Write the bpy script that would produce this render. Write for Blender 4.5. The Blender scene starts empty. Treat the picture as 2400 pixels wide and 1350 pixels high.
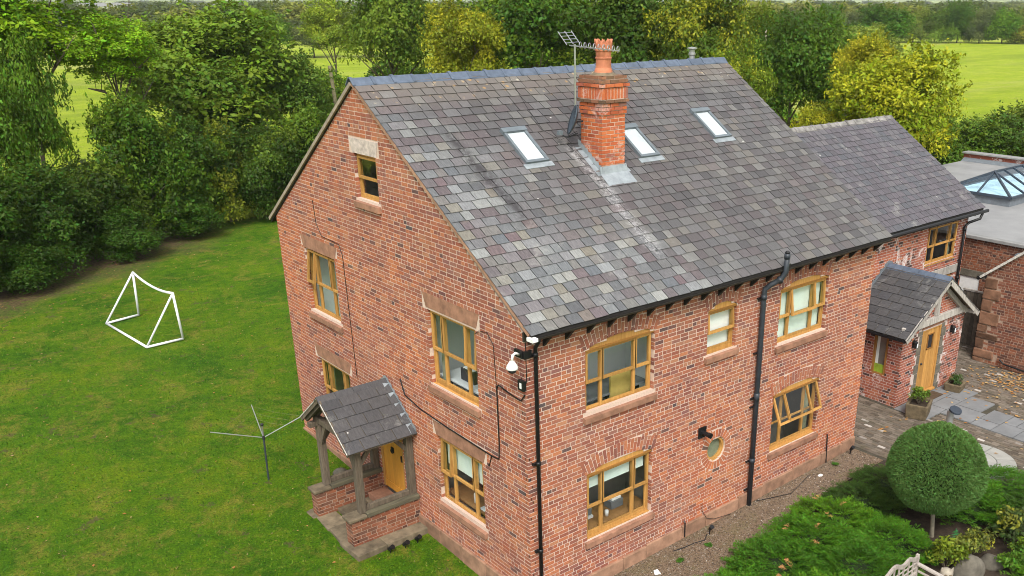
import bpy, bmesh, math, random
import numpy as np
from mathutils import Vector, Matrix
R = math.radians
SC = bpy.context.scene
COL = SC.collection

# ------------------------------------------------------------------ camera
cam_d = bpy.data.cameras.new('camera'); cam = bpy.data.objects.new('camera', cam_d); COL.objects.link(cam)
CAM = Vector((-8.5513, -11.6837, 10.5306))
yaw, pitch = 0.854886, -0.398301
fw = Vector((math.cos(yaw) * math.cos(pitch), math.sin(yaw) * math.cos(pitch), math.sin(pitch)))
rt = Vector((math.sin(yaw), -math.cos(yaw), 0)); up = rt.cross(fw)
cam.matrix_world = Matrix(((rt.x, up.x, -fw.x, CAM.x), (rt.y, up.y, -fw.y, CAM.y), (rt.z, up.z, -fw.z, CAM.z), (0, 0, 0, 1)))
cam_d.sensor_width = 36; cam_d.lens = 2162.285 / 2400 * 36
cam_d.shift_x = -199.1 / 2400; cam_d.shift_y = 234.8 / 2400
cam_d.clip_start = 0.1; cam_d.clip_end = 60000
SC.camera = cam

# ------------------------------------------------------------------ sky, sun, exposure
SUN_AZ, SUN_EL = R(232), R(50)          # azimuth of the sun measured from +X towards +Y
world = bpy.data.worlds.new('World'); SC.world = world; world.use_nodes = True
wn = world.node_tree; wn.nodes.clear()
wo = wn.nodes.new('ShaderNodeOutputWorld'); wb = wn.nodes.new('ShaderNodeBackground')
sky = wn.nodes.new('ShaderNodeTexSky'); sky.sky_type = 'NISHITA'; sky.sun_disc = False
sky.sun_elevation = SUN_EL; sky.sun_rotation = R(90) - SUN_AZ
sky.air_density = 1.6; sky.dust_density = 4.0; sky.ozone_density = 1.0
hs = wn.nodes.new('ShaderNodeHueSaturation'); hs.inputs['Saturation'].default_value = 0.16
wn.links.new(sky.outputs[0], hs.inputs['Color']); wn.links.new(hs.outputs[0], wb.inputs['Color'])
wb.inputs['Strength'].default_value = 0.15; wn.links.new(wb.outputs[0], wo.inputs['Surface'])
sun_d = bpy.data.lights.new('sun', 'SUN'); sun = bpy.data.objects.new('sun', sun_d); COL.objects.link(sun)
sun_d.energy = 1.7; sun_d.angle = R(16); sun_d.color = (1, 0.95, 0.87)
sdir = Vector((math.cos(SUN_AZ) * math.cos(SUN_EL), math.sin(SUN_AZ) * math.cos(SUN_EL), math.sin(SUN_EL)))
sun.rotation_euler = sdir.to_track_quat('Z', 'Y').to_euler(); sun.location = (0, 0, 40)
SC.view_settings.view_transform = 'Standard'; SC.view_settings.look = 'None'
SC.view_settings.exposure = 0.64; SC.view_settings.gamma = 1.0; SC.view_settings.use_curve_mapping = False
SC.render.engine = 'CYCLES'
SC.cycles.filter_width = 0.95; SC.cycles.max_bounces = 6; SC.cycles.diffuse_bounces = 3; SC.cycles.glossy_bounces = 3
SC.cycles.transparent_max_bounces = 8; SC.cycles.transmission_bounces = 4; SC.cycles.use_denoising = True
SC.cycles.caustics_reflective = False; SC.cycles.caustics_refractive = False

# ------------------------------------------------------------------ node helpers
class NT:
    def __init__(s, name, rough=0.85, spec=0.3):
        s.m = bpy.data.materials.new(name); s.m.use_nodes = True; s.t = s.m.node_tree
        s.b = s.t.nodes['Principled BSDF']; s.b.inputs['Roughness'].default_value = rough
        s.b.inputs['Specular IOR Level'].default_value = spec
        s._pos = None; s._rnd = None
    def n(s, ty, **kw):
        x = s.t.nodes.new(ty)
        for k, v in kw.items(): setattr(x, k, v)
        return x
    def l(s, a, b): s.t.links.new(a, b)
    def val(s, sock, v):
        if hasattr(v, 'is_linked') or isinstance(v, bpy.types.NodeSocket): s.l(v, sock)
        else: sock.default_value = v
    def pos(s):
        if s._pos is None: s._pos = s.n('ShaderNodeNewGeometry').outputs['Position']
        return s._pos
    def rnd(s):            # one value per piece: face attribute of a joined mesh + the object's own random
        if s._rnd is None:
            a = s.n('ShaderNodeAttribute', attribute_name='rnd'); o = s.n('ShaderNodeObjectInfo')
            s._rnd = s.math('FRACT', s.math('ADD', a.outputs['Fac'], o.outputs['Random']))
        return s._rnd
    def math(s, op, a, b=0.0, c=0.0, clamp=False):
        x = s.n('ShaderNodeMath', operation=op, use_clamp=clamp)
        s.val(x.inputs[0], a); s.val(x.inputs[1], b); s.val(x.inputs[2], c); return x.outputs[0]
    def mapping(s, scale=(1, 1, 1), rot=(0, 0, 0), src=None):
        x = s.n('ShaderNodeMapping'); x.inputs['Scale'].default_value = scale; x.inputs['Rotation'].default_value = rot
        s.l(src or s.pos(), x.inputs['Vector']); return x.outputs[0]
    def noise(s, scale, detail=4, rough=0.55, vec=None, dist=0.0, out='Fac'):
        x = s.n('ShaderNodeTexNoise'); x.inputs['Scale'].default_value = scale; x.inputs['Detail'].default_value = detail
        x.inputs['Roughness'].default_value = rough; x.inputs['Distortion'].default_value = dist
        s.l(vec or s.pos(), x.inputs['Vector']); return x.outputs[out]
    def voro(s, scale, vec=None, feature='F1', out='Distance'):
        x = s.n('ShaderNodeTexVoronoi', feature=feature); x.inputs['Scale'].default_value = scale
        s.l(vec or s.pos(), x.inputs['Vector']); return x.outputs[out]
    def ramp(s, fac, stops, interp='LINEAR'):
        x = s.n('ShaderNodeValToRGB'); e = x.color_ramp; e.interpolation = interp
        while len(e.elements) < len(stops): e.elements.new(0.5)
        for el, (p, c) in zip(e.elements, stops):
            el.position = p; el.color = (*c, 1) if len(c) == 3 else c
        s.l(fac, x.inputs[0]); return x.outputs[0]
    def step(s, fac, lo, hi):     # smooth 0..1
        x = s.n('ShaderNodeMapRange', interpolation_type='SMOOTHSTEP'); s.val(x.inputs[0], fac)
        x.inputs[1].default_value = lo; x.inputs[2].default_value = hi; return x.outputs[0]
    def mix(s, fac, a, b, mode='MIX'):
        x = s.n('ShaderNodeMix', data_type='RGBA', blend_type=mode)
        s.val(x.inputs[0], fac)
        for i, v in ((6, a), (7, b)):
            if isinstance(v, bpy.types.NodeSocket): s.l(v, x.inputs[i])
            else: x.inputs[i].default_value = (*v, 1)
        return x.outputs[2]
    def color(s, c):
        if isinstance(c, bpy.types.NodeSocket): s.l(c, s.b.inputs['Base Color'])
        else: s.b.inputs['Base Color'].default_value = (*c, 1)
        return s
    def bump(s, h, dist=0.01, strength=0.6):
        x = s.n('ShaderNodeBump'); x.inputs['Distance'].default_value = dist; x.inputs['Strength'].default_value = strength
        s.l(h, x.inputs['Height']); s.l(x.outputs[0], s.b.inputs['Normal']); return s
    def sepxyz(s):
        x = s.n('ShaderNodeSeparateXYZ'); s.l(s.pos(), x.inputs[0]); return x.outputs

M = {}
def simple(name, c, rough=0.7, var=0.15, scale=8.0, bump=0.0, metal=0.0, spec=0.3, per_piece=0.0):
    t = NT(name, rough, spec); d = tuple(max(0, x * (1 - var)) for x in c); u = tuple(min(1, x * (1 + var)) for x in c)
    nz = t.noise(scale, 5, 0.6)
    col = t.ramp(nz, [(0.3, d), (0.7, u)])
    if per_piece:
        f = t.math('MULTIPLY_ADD', t.rnd(), 2 * per_piece, 1 - per_piece)
        cc = t.n('ShaderNodeCombineXYZ')
        for i in range(3): t.l(f, cc.inputs[i])
        col = t.mix(1.0, col, cc.outputs[0], 'MULTIPLY')
    t.color(col); t.b.inputs['Metallic'].default_value = metal
    if bump: t.bump(t.noise(scale * 3, 6, 0.65), bump)
    M[name] = t.m; return t.m

def brick_mat(name, stops, stain=(0.16, 0.1, 0.07), stain_amt=0.35, pale=0.0):
    t = NT(name, 0.92, 0.15)
    col = t.ramp(t.rnd(), stops)
    fine = t.noise(38, 5, 0.7); col = t.mix(0.40, col, t.ramp(fine, [(0.28, (0.30, 0.27, 0.27)), (0.7, (0.78, 0.74, 0.72))]), 'OVERLAY')
    blot = t.step(t.noise(9, 3, 0.6), 0.56, 0.78); col = t.mix(t.math('MULTIPLY', blot, 0.45), col, stain)
    big = t.step(t.noise(0.55, 4, 0.6, dist=0.4), 0.5, 0.72); col = t.mix(t.math('MULTIPLY', big, stain_amt), col, (0.235, 0.125, 0.085)); lite = t.step(t.noise(0.8, 5, 0.65, dist=0.8), 0.55, 0.75); col = t.mix(t.math('MULTIPLY', lite, 0.22), col, (0.52, 0.34, 0.26))
    tone = t.noise(0.33, 3, 0.5, dist=0.6); col = t.mix(1.0, col, t.ramp(tone, [(0.32, (0.80, 0.78, 0.88)), (0.5, (0.98, 0.96, 0.95)), (0.68, (1.14, 1.02, 0.84))]), 'MULTIPLY')
    drip = t.step(t.noise(1.5, 5, 0.7, vec=t.mapping((1, 1, .22))), 0.54, 0.74); col = t.mix(t.math('MULTIPLY', drip, 0.4), col, (0.20, 0.10, 0.065))
    if pale:
        pm = t.step(t.noise(1.1, 5, 0.7, dist=1.0), 0.56, 0.62); pf = t.step(t.noise(16, 4, 0.7), 0.38, 0.5)
        col = t.mix(t.math('MULTIPLY', t.math('MULTIPLY', pm, pf), pale), col, (0.72, 0.68, 0.66))
    t.color(col); t.bump(t.math('ADD', fine, t.noise(120, 3)), 0.006, 0.7)
    M[name] = t.m
BR = [(0.0, (0.10, 0.07, 0.066)), (0.035, (0.21, 0.085, 0.065)), (0.16, (0.375, 0.118, 0.062)), (0.28, (0.27, 0.098, 0.068)), (0.40, (0.44, 0.150, 0.070)), (0.52, (0.30, 0.118, 0.080)),
      (0.64, (0.47, 0.175, 0.083)), (0.74, (0.33, 0.112, 0.070)), (0.84, (0.42, 0.188, 0.104)), (0.93, (0.25, 0.108, 0.088)), (0.985, (0.37, 0.128, 0.070)), (1.0, (0.10, 0.08, 0.078))]
BR = [(p, tuple(x * k for x, k in zip(c, (0.98, 1.07, 1.14)))) for p, c in BR]
brick_mat('brick', BR)
brick_mat('brick_wing', [(0.0, (0.06, 0.045, 0.045)), (0.12, (0.09, 0.055, 0.05)), (0.16, (0.26, 0.085, 0.055)), (0.4, (0.36, 0.12, 0.075)), (0.6, (0.27, 0.10, 0.075)),
      (0.8, (0.42, 0.17, 0.10)), (1.0, (0.32, 0.11, 0.075))], pale=0.75)
brick_mat('brick_old', [(0.0, (0.07, 0.045, 0.04)), (0.2, (0.20, 0.075, 0.045)), (0.45, (0.26, 0.10, 0.055)), (0.6, (0.13, 0.07, 0.052)), (0.8, (0.21, 0.085, 0.05)), (1.0, (0.30, 0.145, 0.09))], stain_amt=0.5)
brick_mat('brick_chimney', [(0.0, (0.36, 0.09, 0.04)), (0.25, (0.56, 0.155, 0.05)), (0.5, (0.47, 0.12, 0.05)), (0.75, (0.60, 0.19, 0.07)), (0.93, (0.40, 0.12, 0.07)), (1.0, (0.25, 0.13, 0.10))], stain_amt=0.45, pale=0.3)
brick_mat('brick_mossy', [(0.0, (0.11, 0.085, 0.05)), (0.5, (0.23, 0.12, 0.07)), (1.0, (0.30, 0.14, 0.075))], stain=(0.10, 0.10, 0.04), stain_amt=0.3)

def mortar_mat(name, c):
    t = NT(name, 0.95, 0.1); a = t.noise(30, 5, 0.7); d = tuple(x * 0.7 for x in c)
    col = t.ramp(a, [(0.25, d), (0.65, c)]); big = t.step(t.noise(0.7, 3), 0.45, 0.7)
    t.color(t.mix(t.math('MULTIPLY', big, 0.4), col, tuple(x * y for x, y in zip(c, (0.72, 0.66, 0.62))))); t.bump(a, 0.006); M[name] = t.m
mortar_mat('mortar', (0.69, 0.535, 0.45)); mortar_mat('mortar_wing', (0.58, 0.48, 0.44)); mortar_mat('mortar_old', (0.40, 0.28, 0.21)); mortar_mat('mortar_chimney', (0.62, 0.47, 0.38))

def slate_mat(name, stops, zone=True, streaks=False):
    t = NT(name, 0.62, 0.35); col = t.ramp(t.rnd(), stops)
    X, Y, Z = t.sepxyz()
    grain = t.noise(9, 6, 0.7, vec=t.mapping((4.0, 0.9, 0.9)))
    col = t.mix(0.75, col, t.ramp(grain, [(0.3, (0.28, 0.28, 0.28)), (0.72, (0.72, 0.72, 0.71))]), 'OVERLAY')
    # lime bloom and algae that sit on the slates
    bloom = t.step(t.noise(1.6, 5, 0.75, dist=0.6), 0.56, 0.72)
    col = t.mix(t.math('MULTIPLY', bloom, 0.35), col, (0.34, 0.335, 0.31))
    moss = t.step(t.noise(2.3, 6, 0.75, dist=1.2), 0.62, 0.74)
    col = t.mix(t.math('MULTIPLY', moss, 0.45), col, (0.16, 0.16, 0.085))
    if zone:
        # older brown-purple slates towards the far end and the ridge, newer pale blue ones low on the near end
        u = t.math('ADD', t.math('MULTIPLY', X, 0.14), t.math('MULTIPLY', Y, 0.13)); u = t.math('ADD', u, t.math('MULTIPLY_ADD', t.noise(0.9, 3), 0.5, -0.25))
        z1 = t.step(u, 0.38, 0.85); col = t.mix(t.math('MULTIPLY', z1, 0.70), col, t.ramp(t.rnd(), [(0.0, (0.060, 0.054, 0.055)), (0.5, (0.078, 0.068, 0.070)), (0.85, (0.090, 0.083, 0.080)), (1.0, (0.12, 0.112, 0.108))]))
    if streaks:
        def band(x0, dx_dy, w, ylo, yhi, ns, lo=0.40, hi=0.56):
            xx = t.math('SUBTRACT', X, t.math('MULTIPLY_ADD', Y, dx_dy, x0)); wob = t.math('MULTIPLY_ADD', t.noise(1.3, 4), 0.5, -0.25)
            d = t.math('ABSOLUTE', t.math('ADD', xx, wob)); m = t.math('SUBTRACT', 1.0, t.step(d, 0.0, w))
            m = t.math('MULTIPLY', m, t.math('MULTIPLY', t.step(Y, ylo, ylo + 0.5), t.math('SUBTRACT', 1.0, t.step(Y, yhi - 0.4, yhi))))
            return t.math('MULTIPLY', m, t.step(t.noise(ns, 6, 0.8), lo, hi))
        col = t.mix(t.math('MULTIPLY', band(3.72, -0.03, 0.24, 0.3, 3.4, 13, 0.43, 0.6), 0.55), col, (0.50, 0.49, 0.50))
        col = t.mix(t.math('MULTIPLY', band(1.58, -0.10, 0.24, 1.5, 4.0, 7, 0.36, 0.54), 0.85), col, (0.034, 0.029, 0.032))
        near = t.step(Y, 4.15, 4.95)
        li = t.step(t.voro(5.5, vec=t.mapping((1, 1, 1))), 0.30, 0.16); lf = t.step(t.noise(2.6, 4, 0.7), 0.50, 0.58)
        col = t.mix(t.math('MULTIPLY', t.math('MULTIPLY', near, lf), t.math('MULTIPLY', li, 0.85)), col, t.ramp(t.noise(3.3, 2), [(0.45, (0.42, 0.23, 0.05)), (0.6, (0.46, 0.44, 0.36))]))
        col = t.mix(t.math('MULTIPLY', near, 0.35), col, (0.20, 0.17, 0.135))
    spots = t.math('MULTIPLY', t.step(t.voro(2.2), 0.055, 0.035), t.step(t.noise(0.8, 2), 0.45, 0.6))
    col = t.mix(t.math('MULTIPLY', spots, 0.8), col, (0.6, 0.6, 0.56))
    t.color(col); t.bump(t.math('ADD', grain, t.noise(60, 4)), 0.006, 0.6); M[name] = t.m
SL = [(0.0, (0.125, 0.128, 0.138)), (0.16, (0.185, 0.195, 0.205)), (0.3, (0.148, 0.120, 0.128)), (0.42, (0.245, 0.262, 0.272)), (0.55, (0.165, 0.128, 0.140)),
      (0.66, (0.190, 0.184, 0.172)), (0.78, (0.138, 0.152, 0.172)), (0.9, (0.285, 0.292, 0.278)), (0.96, (0.21, 0.19, 0.15)), (1.0, (0.17, 0.12, 0.135))]
SL = [(p, tuple(max(.01, (sum(c) / 3 - .17) * 1.0 + .132 + (x - sum(c) / 3) * .68) for x in c)) for p, c in SL]
slate_mat('slate', SL, True, True)
slate_mat('slate_wing', [(0.0, (0.082, 0.076, 0.086)), (0.4, (0.105, 0.094, 0.108)), (0.7, (0.084, 0.086, 0.098)), (1.0, (0.128, 0.118, 0.126))], False)
slate_mat('slate_porch', [(0.0, (0.050, 0.050, 0.054)), (0.5, (0.072, 0.069, 0.071)), (1.0, (0.058, 0.058, 0.064))], False)
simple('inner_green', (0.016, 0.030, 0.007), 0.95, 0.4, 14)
simple('ridge_clay', (0.095, 0.120, 0.165), 0.5, 0.25, 7, 0.003, per_piece=0.12)
simple('ridge_old', (0.20, 0.19, 0.18), 0.85, 0.45, 5, 0.008, per_piece=0.2)
simple('sandstone', (0.30, 0.155, 0.100), 0.9, 0.32, 5, 0.004, per_piece=0.1)
simple('sandstone_pale', (0.50, 0.42, 0.38), 0.9, 0.3, 10, 0.006)
simple('plinth_stone', (0.27, 0.155, 0.10), 0.92, 0.35, 4, 0.008, per_piece=0.25)
simple('rubble_stone', (0.155, 0.080, 0.048), 0.93, 0.4, 4, 0.012, per_piece=0.45)
simple('flag_stone', (0.185, 0.19, 0.195), 0.7, 0.16, 2.2, 0.004, per_piece=0.10)
simple('flag_old', (0.145, 0.115, 0.075), 0.9, 0.4, 5, 0.01, per_piece=0.25)
simple('circle_stone', (0.30, 0.295, 0.27), 0.8, 0.14, 3, 0.004, per_piece=0.06)
simple('verge_stone', (0.30, 0.25, 0.19), 0.9, 0.25, 8)
simple('trough_stone', (0.13, 0.100, 0.060), 0.95, 0.35, 7, 0.012)
simple('boulder_stone', (0.125, 0.112, 0.088), 0.95, 0.4, 4, 0.02)
simple('lead', (0.30, 0.335, 0.36), 0.5, 0.25, 5, 0.003, metal=0.3)
simple('lead_dark', (0.15, 0.17, 0.19), 0.5, 0.2, 6, 0.002)
simple('dish_grey', (0.05, 0.066, 0.085), 0.5, 0.1, 6)
simple('desk_grey', (0.16, 0.17, 0.18), 0.6, 0.1, 5)
simple('black_plastic', (0.012, 0.012, 0.013), 0.38, 0.2, 12)
simple('grey_pipe', (0.035, 0.042, 0.052), 0.4, 0.2, 9)
simple('black_timber', (0.022, 0.02, 0.018), 0.7, 0.3, 14)
simple('gutter_brown', (0.030, 0.026, 0.022), 0.5, 0.3, 6)
simple('white_paint', (0.78, 0.78, 0.77), 0.45, 0.06, 10)
simple('old_white', (0.50, 0.48, 0.44), 0.9, 0.4, 14, 0.004)
simple('white_tube', (0.74, 0.75, 0.77), 0.45, 0.12, 7)
simple('alu', (0.46, 0.47, 0.48), 0.35, 0.12, 12, metal=0.85)
simple('steel', (0.42, 0.43, 0.43), 0.38, 0.1, 12, metal=0.7)
simple('terracotta', (0.50, 0.185, 0.10), 0.8, 0.15, 5, 0.002)
simple('velux_grey', (0.135, 0.16, 0.18), 0.42, 0.12, 6)
simple('blind_white', (0.88, 0.90, 0.90), 0.7, 0.04, 3)
simple('skylight_glare', (0.50, 0.54, 0.56), 0.7, 0.12, 1.3)  # white of the reflected sky, put into a plain colour
simple('blind_green', (0.70, 0.80, 0.75), 0.8, 0.05, 3)
simple('paper', (0.72, 0.76, 0.78), 0.7, 0.08, 9)
simple('dark_thing', (0.025, 0.026, 0.03), 0.5, 0.2, 9)
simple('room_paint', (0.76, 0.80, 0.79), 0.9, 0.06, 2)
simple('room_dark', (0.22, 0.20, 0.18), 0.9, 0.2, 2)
simple('carpet', (0.10, 0.085, 0.07), 0.95, 0.2, 6)
simple('desk_wood', (0.30, 0.16, 0.06), 0.55, 0.2, 5)
simple('board_yellow', (0.46, 0.34, 0.10), 0.6, 0.12, 5)
simple('curtain_cloth', (0.24, 0.25, 0.17), 0.9, 0.15, 8)
simple('fibreglass', (0.25, 0.25, 0.25), 0.55, 0.16, 0.9, 0.002)
simple('stone_coping', (0.24, 0.24, 0.235), 0.8, 0.18, 4, 0.003)
simple('lantern_grey', (0.04, 0.052, 0.07), 0.45, 0.1, 6)
simple('gate_wood', (0.115, 0.10, 0.08), 0.9, 0.35, 9, 0.006, per_piece=0.3)
simple('mat_brown', (0.075, 0.05, 0.03), 0.95, 0.3, 14)
simple('owl_stone', (0.33, 0.29, 0.23), 0.9, 0.2, 16, 0.006)
simple('bark', (0.115, 0.092, 0.068), 0.95, 0.4, 6, 0.02)
simple('bark_pale', (0.26, 0.23, 0.17), 0.95, 0.3, 8, 0.01)
simple('pole_wood', (0.21, 0.19, 0.11), 0.9, 0.3, 5)
simple('stained_glass', (0.35, 0.5, 0.05), 0.4, 0.3, 4)

def wood(name, c1, c2, scale, ax='Z', rough=0.6, per=0.12, bump=0.002):
    t = NT(name, rough, 0.3); sc = {'X': (0.12, 1, 1), 'Y': (1, 0.12, 1), 'Z': (1, 1, 0.12)}[ax]
    g = t.noise(scale, 6, 0.7, vec=t.mapping(sc), dist=0.5); col = t.ramp(g, [(0.28, c2), (0.68, c1)])
    f = t.math('MULTIPLY_ADD', t.rnd(), 2 * per, 1 - per); cc = t.n('ShaderNodeCombineXYZ')
    for i in range(3): t.l(f, cc.inputs[i])
    t.color(t.mix(1.0, col, cc.outputs[0], 'MULTIPLY')); t.bump(g, bump); M[name] = t.m
wood('oak', (0.53, 0.285, 0.085), (0.34, 0.165, 0.040), 24, per=.2)
wood('oak_dark', (0.30, 0.145, 0.035), (0.22, 0.10, 0.025), 30)
wood('oak_door', (0.62, 0.30, 0.045), (0.50, 0.22, 0.03), 26)
wood('oak_grey', (0.165, 0.132, 0.096), (0.062, 0.048, 0.034), 22, rough=0.95, bump=0.008)
wood('oak_mossy', (0.15, 0.135, 0.085), (0.055, 0.048, 0.036), 12, ax='X', rough=0.95, bump=0.008)
wood('teak_grey', (0.42, 0.375, 0.335), (0.27, 0.235, 0.205), 24, rough=0.85, bump=0.004)
wood('barn_white', (0.50, 0.47, 0.43), (0.20, 0.18, 0.16), 20, rough=0.95, bump=0.008)

def glass(name, tint=(0.75, 0.82, 0.80), ior=1.6, refl=1.0, rough=0.02):
    m = bpy.data.materials.new(name); m.use_nodes = True; t = m.node_tree; t.nodes.clear()
    o = t.nodes.new('ShaderNodeOutputMaterial'); mx = t.nodes.new('ShaderNodeMixShader'); tr = t.nodes.new('ShaderNodeBsdfTransparent')
    gl = t.nodes.new('ShaderNodeBsdfGlossy'); f0 = ((ior - 1) / (ior + 1)) ** 2 * 1.6; lw = t.nodes.new('ShaderNodeLayerWeight'); lw.inputs['Blend'].default_value = .5; pw = t.nodes.new('ShaderNodeMath'); pw.operation = 'POWER'; t.links.new(lw.outputs['Facing'], pw.inputs[0]); pw.inputs[1].default_value = 5; fr = t.nodes.new('ShaderNodeMath'); fr.operation = 'MULTIPLY_ADD'; t.links.new(pw.outputs[0], fr.inputs[0]); fr.inputs[1].default_value = 1 - f0; fr.inputs[2].default_value = f0
    tr.inputs['Color'].default_value = (*tint, 1); gl.inputs['Roughness'].default_value = rough; gl.inputs['Color'].default_value = (refl, refl, refl, 1)
    t.links.new(fr.outputs[0], mx.inputs[0]); t.links.new(tr.outputs[0], mx.inputs[1]); t.links.new(gl.outputs[0], mx.inputs[2]); t.links.new(mx.outputs[0], o.inputs['Surface'])
    M[name] = m
glass('glass', (0.92, 0.95, 0.94), 1.5); glass('glass_lantern', (0.74, 0.92, 1.0), 1.9); glass('glass_skylight', (0.99, 1.0, 1.0), 1.45)

def leaf_mat(name, transl=0.26, hue=0.06):
    t = NT(name, 0.6, 0.25); oi = t.n('ShaderNodeObjectInfo'); a = t.n('ShaderNodeAttribute', attribute_name='rnd')
    c = t.n('ShaderNodeAttribute', attribute_name='clump')
    h = t.n('ShaderNodeHueSaturation'); t.l(oi.outputs['Color'], h.inputs['Color'])
    t.l(t.math('MULTIPLY_ADD', t.math('SUBTRACT', a.outputs['Fac'], 0.5), hue, 0.5), h.inputs['Hue'])
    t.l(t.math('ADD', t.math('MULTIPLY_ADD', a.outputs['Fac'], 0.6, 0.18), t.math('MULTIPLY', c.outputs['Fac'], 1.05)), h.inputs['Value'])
    # some clumps have turned yellow: amount in the object's alpha
    turned = t.math('MULTIPLY', t.step(t.math('ADD', c.outputs['Fac'], t.math('MULTIPLY', a.outputs['Fac'], 0.35)), 0.75, 1.05), oi.outputs['Alpha'])
    col = t.mix(turned, h.outputs[0], (0.50, 0.42, 0.02)); t.color(col)
    tl = t.n('ShaderNodeBsdfTranslucent'); t.l(t.mix(0.5, col, (0.30, 0.36, 0.02)), tl.inputs['Color'])
    mx = t.n('ShaderNodeMixShader'); mx.inputs[0].default_value = transl
    out = t.t.nodes['Material Output']; t.l(t.b.outputs[0], mx.inputs[1]); t.l(tl.outputs[0], mx.inputs[2]); t.l(mx.outputs[0], out.inputs['Surface'])
    M[name] = t.m
leaf_mat('leaf'); leaf_mat('needle', 0.2, 0.05)

def grass_mat(name, c1, c2, c3, dry, patch):
    t = NT(name, 0.9, 0.15)
    n1 = t.math('ADD', t.math('MULTIPLY', t.noise(0.35, 5, 0.6, dist=0.5), 0.5), t.math('MULTIPLY', t.noise(2.6, 6, 0.75), 0.5)); n2 = t.math('ADD', t.math('MULTIPLY', t.noise(0.9, 6, 0.7, dist=0.8), 0.6), t.math('MULTIPLY', t.noise(4.5, 6, 0.75), 0.4)); n3 = t.noise(22, 6, 0.75); n4 = t.noise(90, 3, 0.8)
    col = t.ramp(n1, [(0.38, c1), (0.5, c2), (0.62, c3)])
    col = t.mix(t.math('MULTIPLY', t.step(n2, 0.48, 0.64), patch), col, dry)
    col = t.mix(0.9, col, t.ramp(n3, [(0.3, (0.15, 0.15, 0.15)), (0.7, (0.85, 0.85, 0.82))]), 'OVERLAY')
    col = t.mix(0.45, col, t.ramp(n4, [(0.3, (0.25, 0.25, 0.2)), (0.7, (0.75, 0.75, 0.7))]), 'OVERLAY')
    t.color(col); t.bump(t.math('ADD', n3, n4), 0.05, 0.8); return t, col
t, c = grass_mat('lawn', (0.028, 0.095, 0.0015), (0.068, 0.152, 0.002), (0.125, 0.190, 0.003), (0.205, 0.180, 0.030), 0.75)
X, Y, Z = t.sepxyz()
# worn leaf-strewn earth along the foot of the hedge
edge = t.math('SUBTRACT', Y, t.math('MULTIPLY_ADD', X, 0.62, 30.0)); worn = t.math('MULTIPLY', t.step(t.math('ADD', edge, t.math('MULTIPLY_ADD', t.noise(0.5, 4), 5.0, -2.5)), -3.6, -0.4), t.step(X, 9.0, 3.0))
c = t.mix(t.math('MULTIPLY', worn, t.step(t.noise(5, 5, 0.7), 0.32, 0.5)), c, t.ramp(t.noise(9, 4), [(0.3, (0.055, 0.038, 0.022)), (0.7, (0.17, 0.115, 0.06))]))
bare = t.math('MULTIPLY', t.step(t.noise(1.7, 6, 0.75), 0.595, 0.64), 0.7); c = t.mix(bare, c, (0.10, 0.075, 0.04)); t.color(c); M['lawn'] = t.m
t, c = grass_mat('field', (0.19, 0.275, 0.008), (0.245, 0.325, 0.010), (0.32, 0.365, 0.030), (0.33, 0.31, 0.10), 0.4)
far = t.noise(0.035, 5, 0.65, vec=t.mapping((.5, 2.2, 1), (0, 0, 0.75))); c = t.mix(t.math('MULTIPLY', t.step(far, 0.46, 0.62), 0.6), c, (0.15, 0.215, 0.012)); c = t.mix(t.math('MULTIPLY', t.step(t.noise(0.02, 4, 0.6, vec=t.mapping((.6, 2.5, 1), (0, 0, 0.75))), 0.5, 0.66), 0.55), c, (0.37, 0.35, 0.12)); t.color(c); M['field'] = t.m
t = NT('gravel', 0.9, 0.2); ce = t.voro(38, out='Color'); bwd = t.voro(38)
sp = t.n('ShaderNodeSeparateColor'); t.l(ce, sp.inputs[0])
c = t.ramp(sp.outputs[0], [(0.0, (0.075, 0.052, 0.036)), (0.3, (0.175, 0.122, 0.078)), (0.6, (0.235, 0.168, 0.112)), (0.88, (0.15, 0.11, 0.072)), (1.0, (0.36, 0.31, 0.26))])
gm = t.step(t.noise(1.2, 5, 0.7), 0.5, 0.68); c = t.mix(t.math('MULTIPLY', gm, 0.4), c, (0.15, 0.14, 0.055)); t.color(c); t.bump(bwd, 0.03, 1.0); M['gravel'] = t.m
t = NT('pebble', 0.85, 0.25); c = t.ramp(t.rnd(), [(0.0, (0.07, 0.052, 0.04)), (0.35, (0.16, 0.112, 0.078)), (0.7, (0.225, 0.165, 0.12)), (0.97, (0.15, 0.115, 0.085)), (1.0, (0.6, 0.58, 0.54))]); t.color(c); M['pebble'] = t.m
simple('soil', (0.045, 0.032, 0.022), 0.98, 0.4, 9, 0.03)
t = NT('sett', 0.85, 0.25); c = t.ramp(t.rnd(), [(0.0, (0.085, 0.068, 0.052)), (0.3, (0.155, 0.122, 0.092)), (0.55, (0.115, 0.098, 0.078)), (0.8, (0.20, 0.165, 0.13)), (0.955, (0.145, 0.12, 0.098)), (0.968, (0.44, 0.40, 0.36)), (1.0, (0.50, 0.46, 0.42))])
c = t.mix(t.math('MULTIPLY', t.step(t.noise(3, 5, 0.7), 0.5, 0.7), 0.5), c, (0.085, 0.082, 0.045)); t.color(c); t.bump(t.noise(50, 4), 0.006); M['sett'] = t.m
simple('sett_joint', (0.065, 0.058, 0.042), 0.98, 0.3, 9, 0.01)
t = NT('dead_leaf', 0.8, 0.2); t.color(t.ramp(t.rnd(), [(0.0, (0.30, 0.12, 0.03)), (0.4, (0.42, 0.22, 0.07)), (0.75, (0.36, 0.25, 0.12)), (1.0, (0.52, 0.36, 0.16))])); M['dead_leaf'] = t.m
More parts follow.
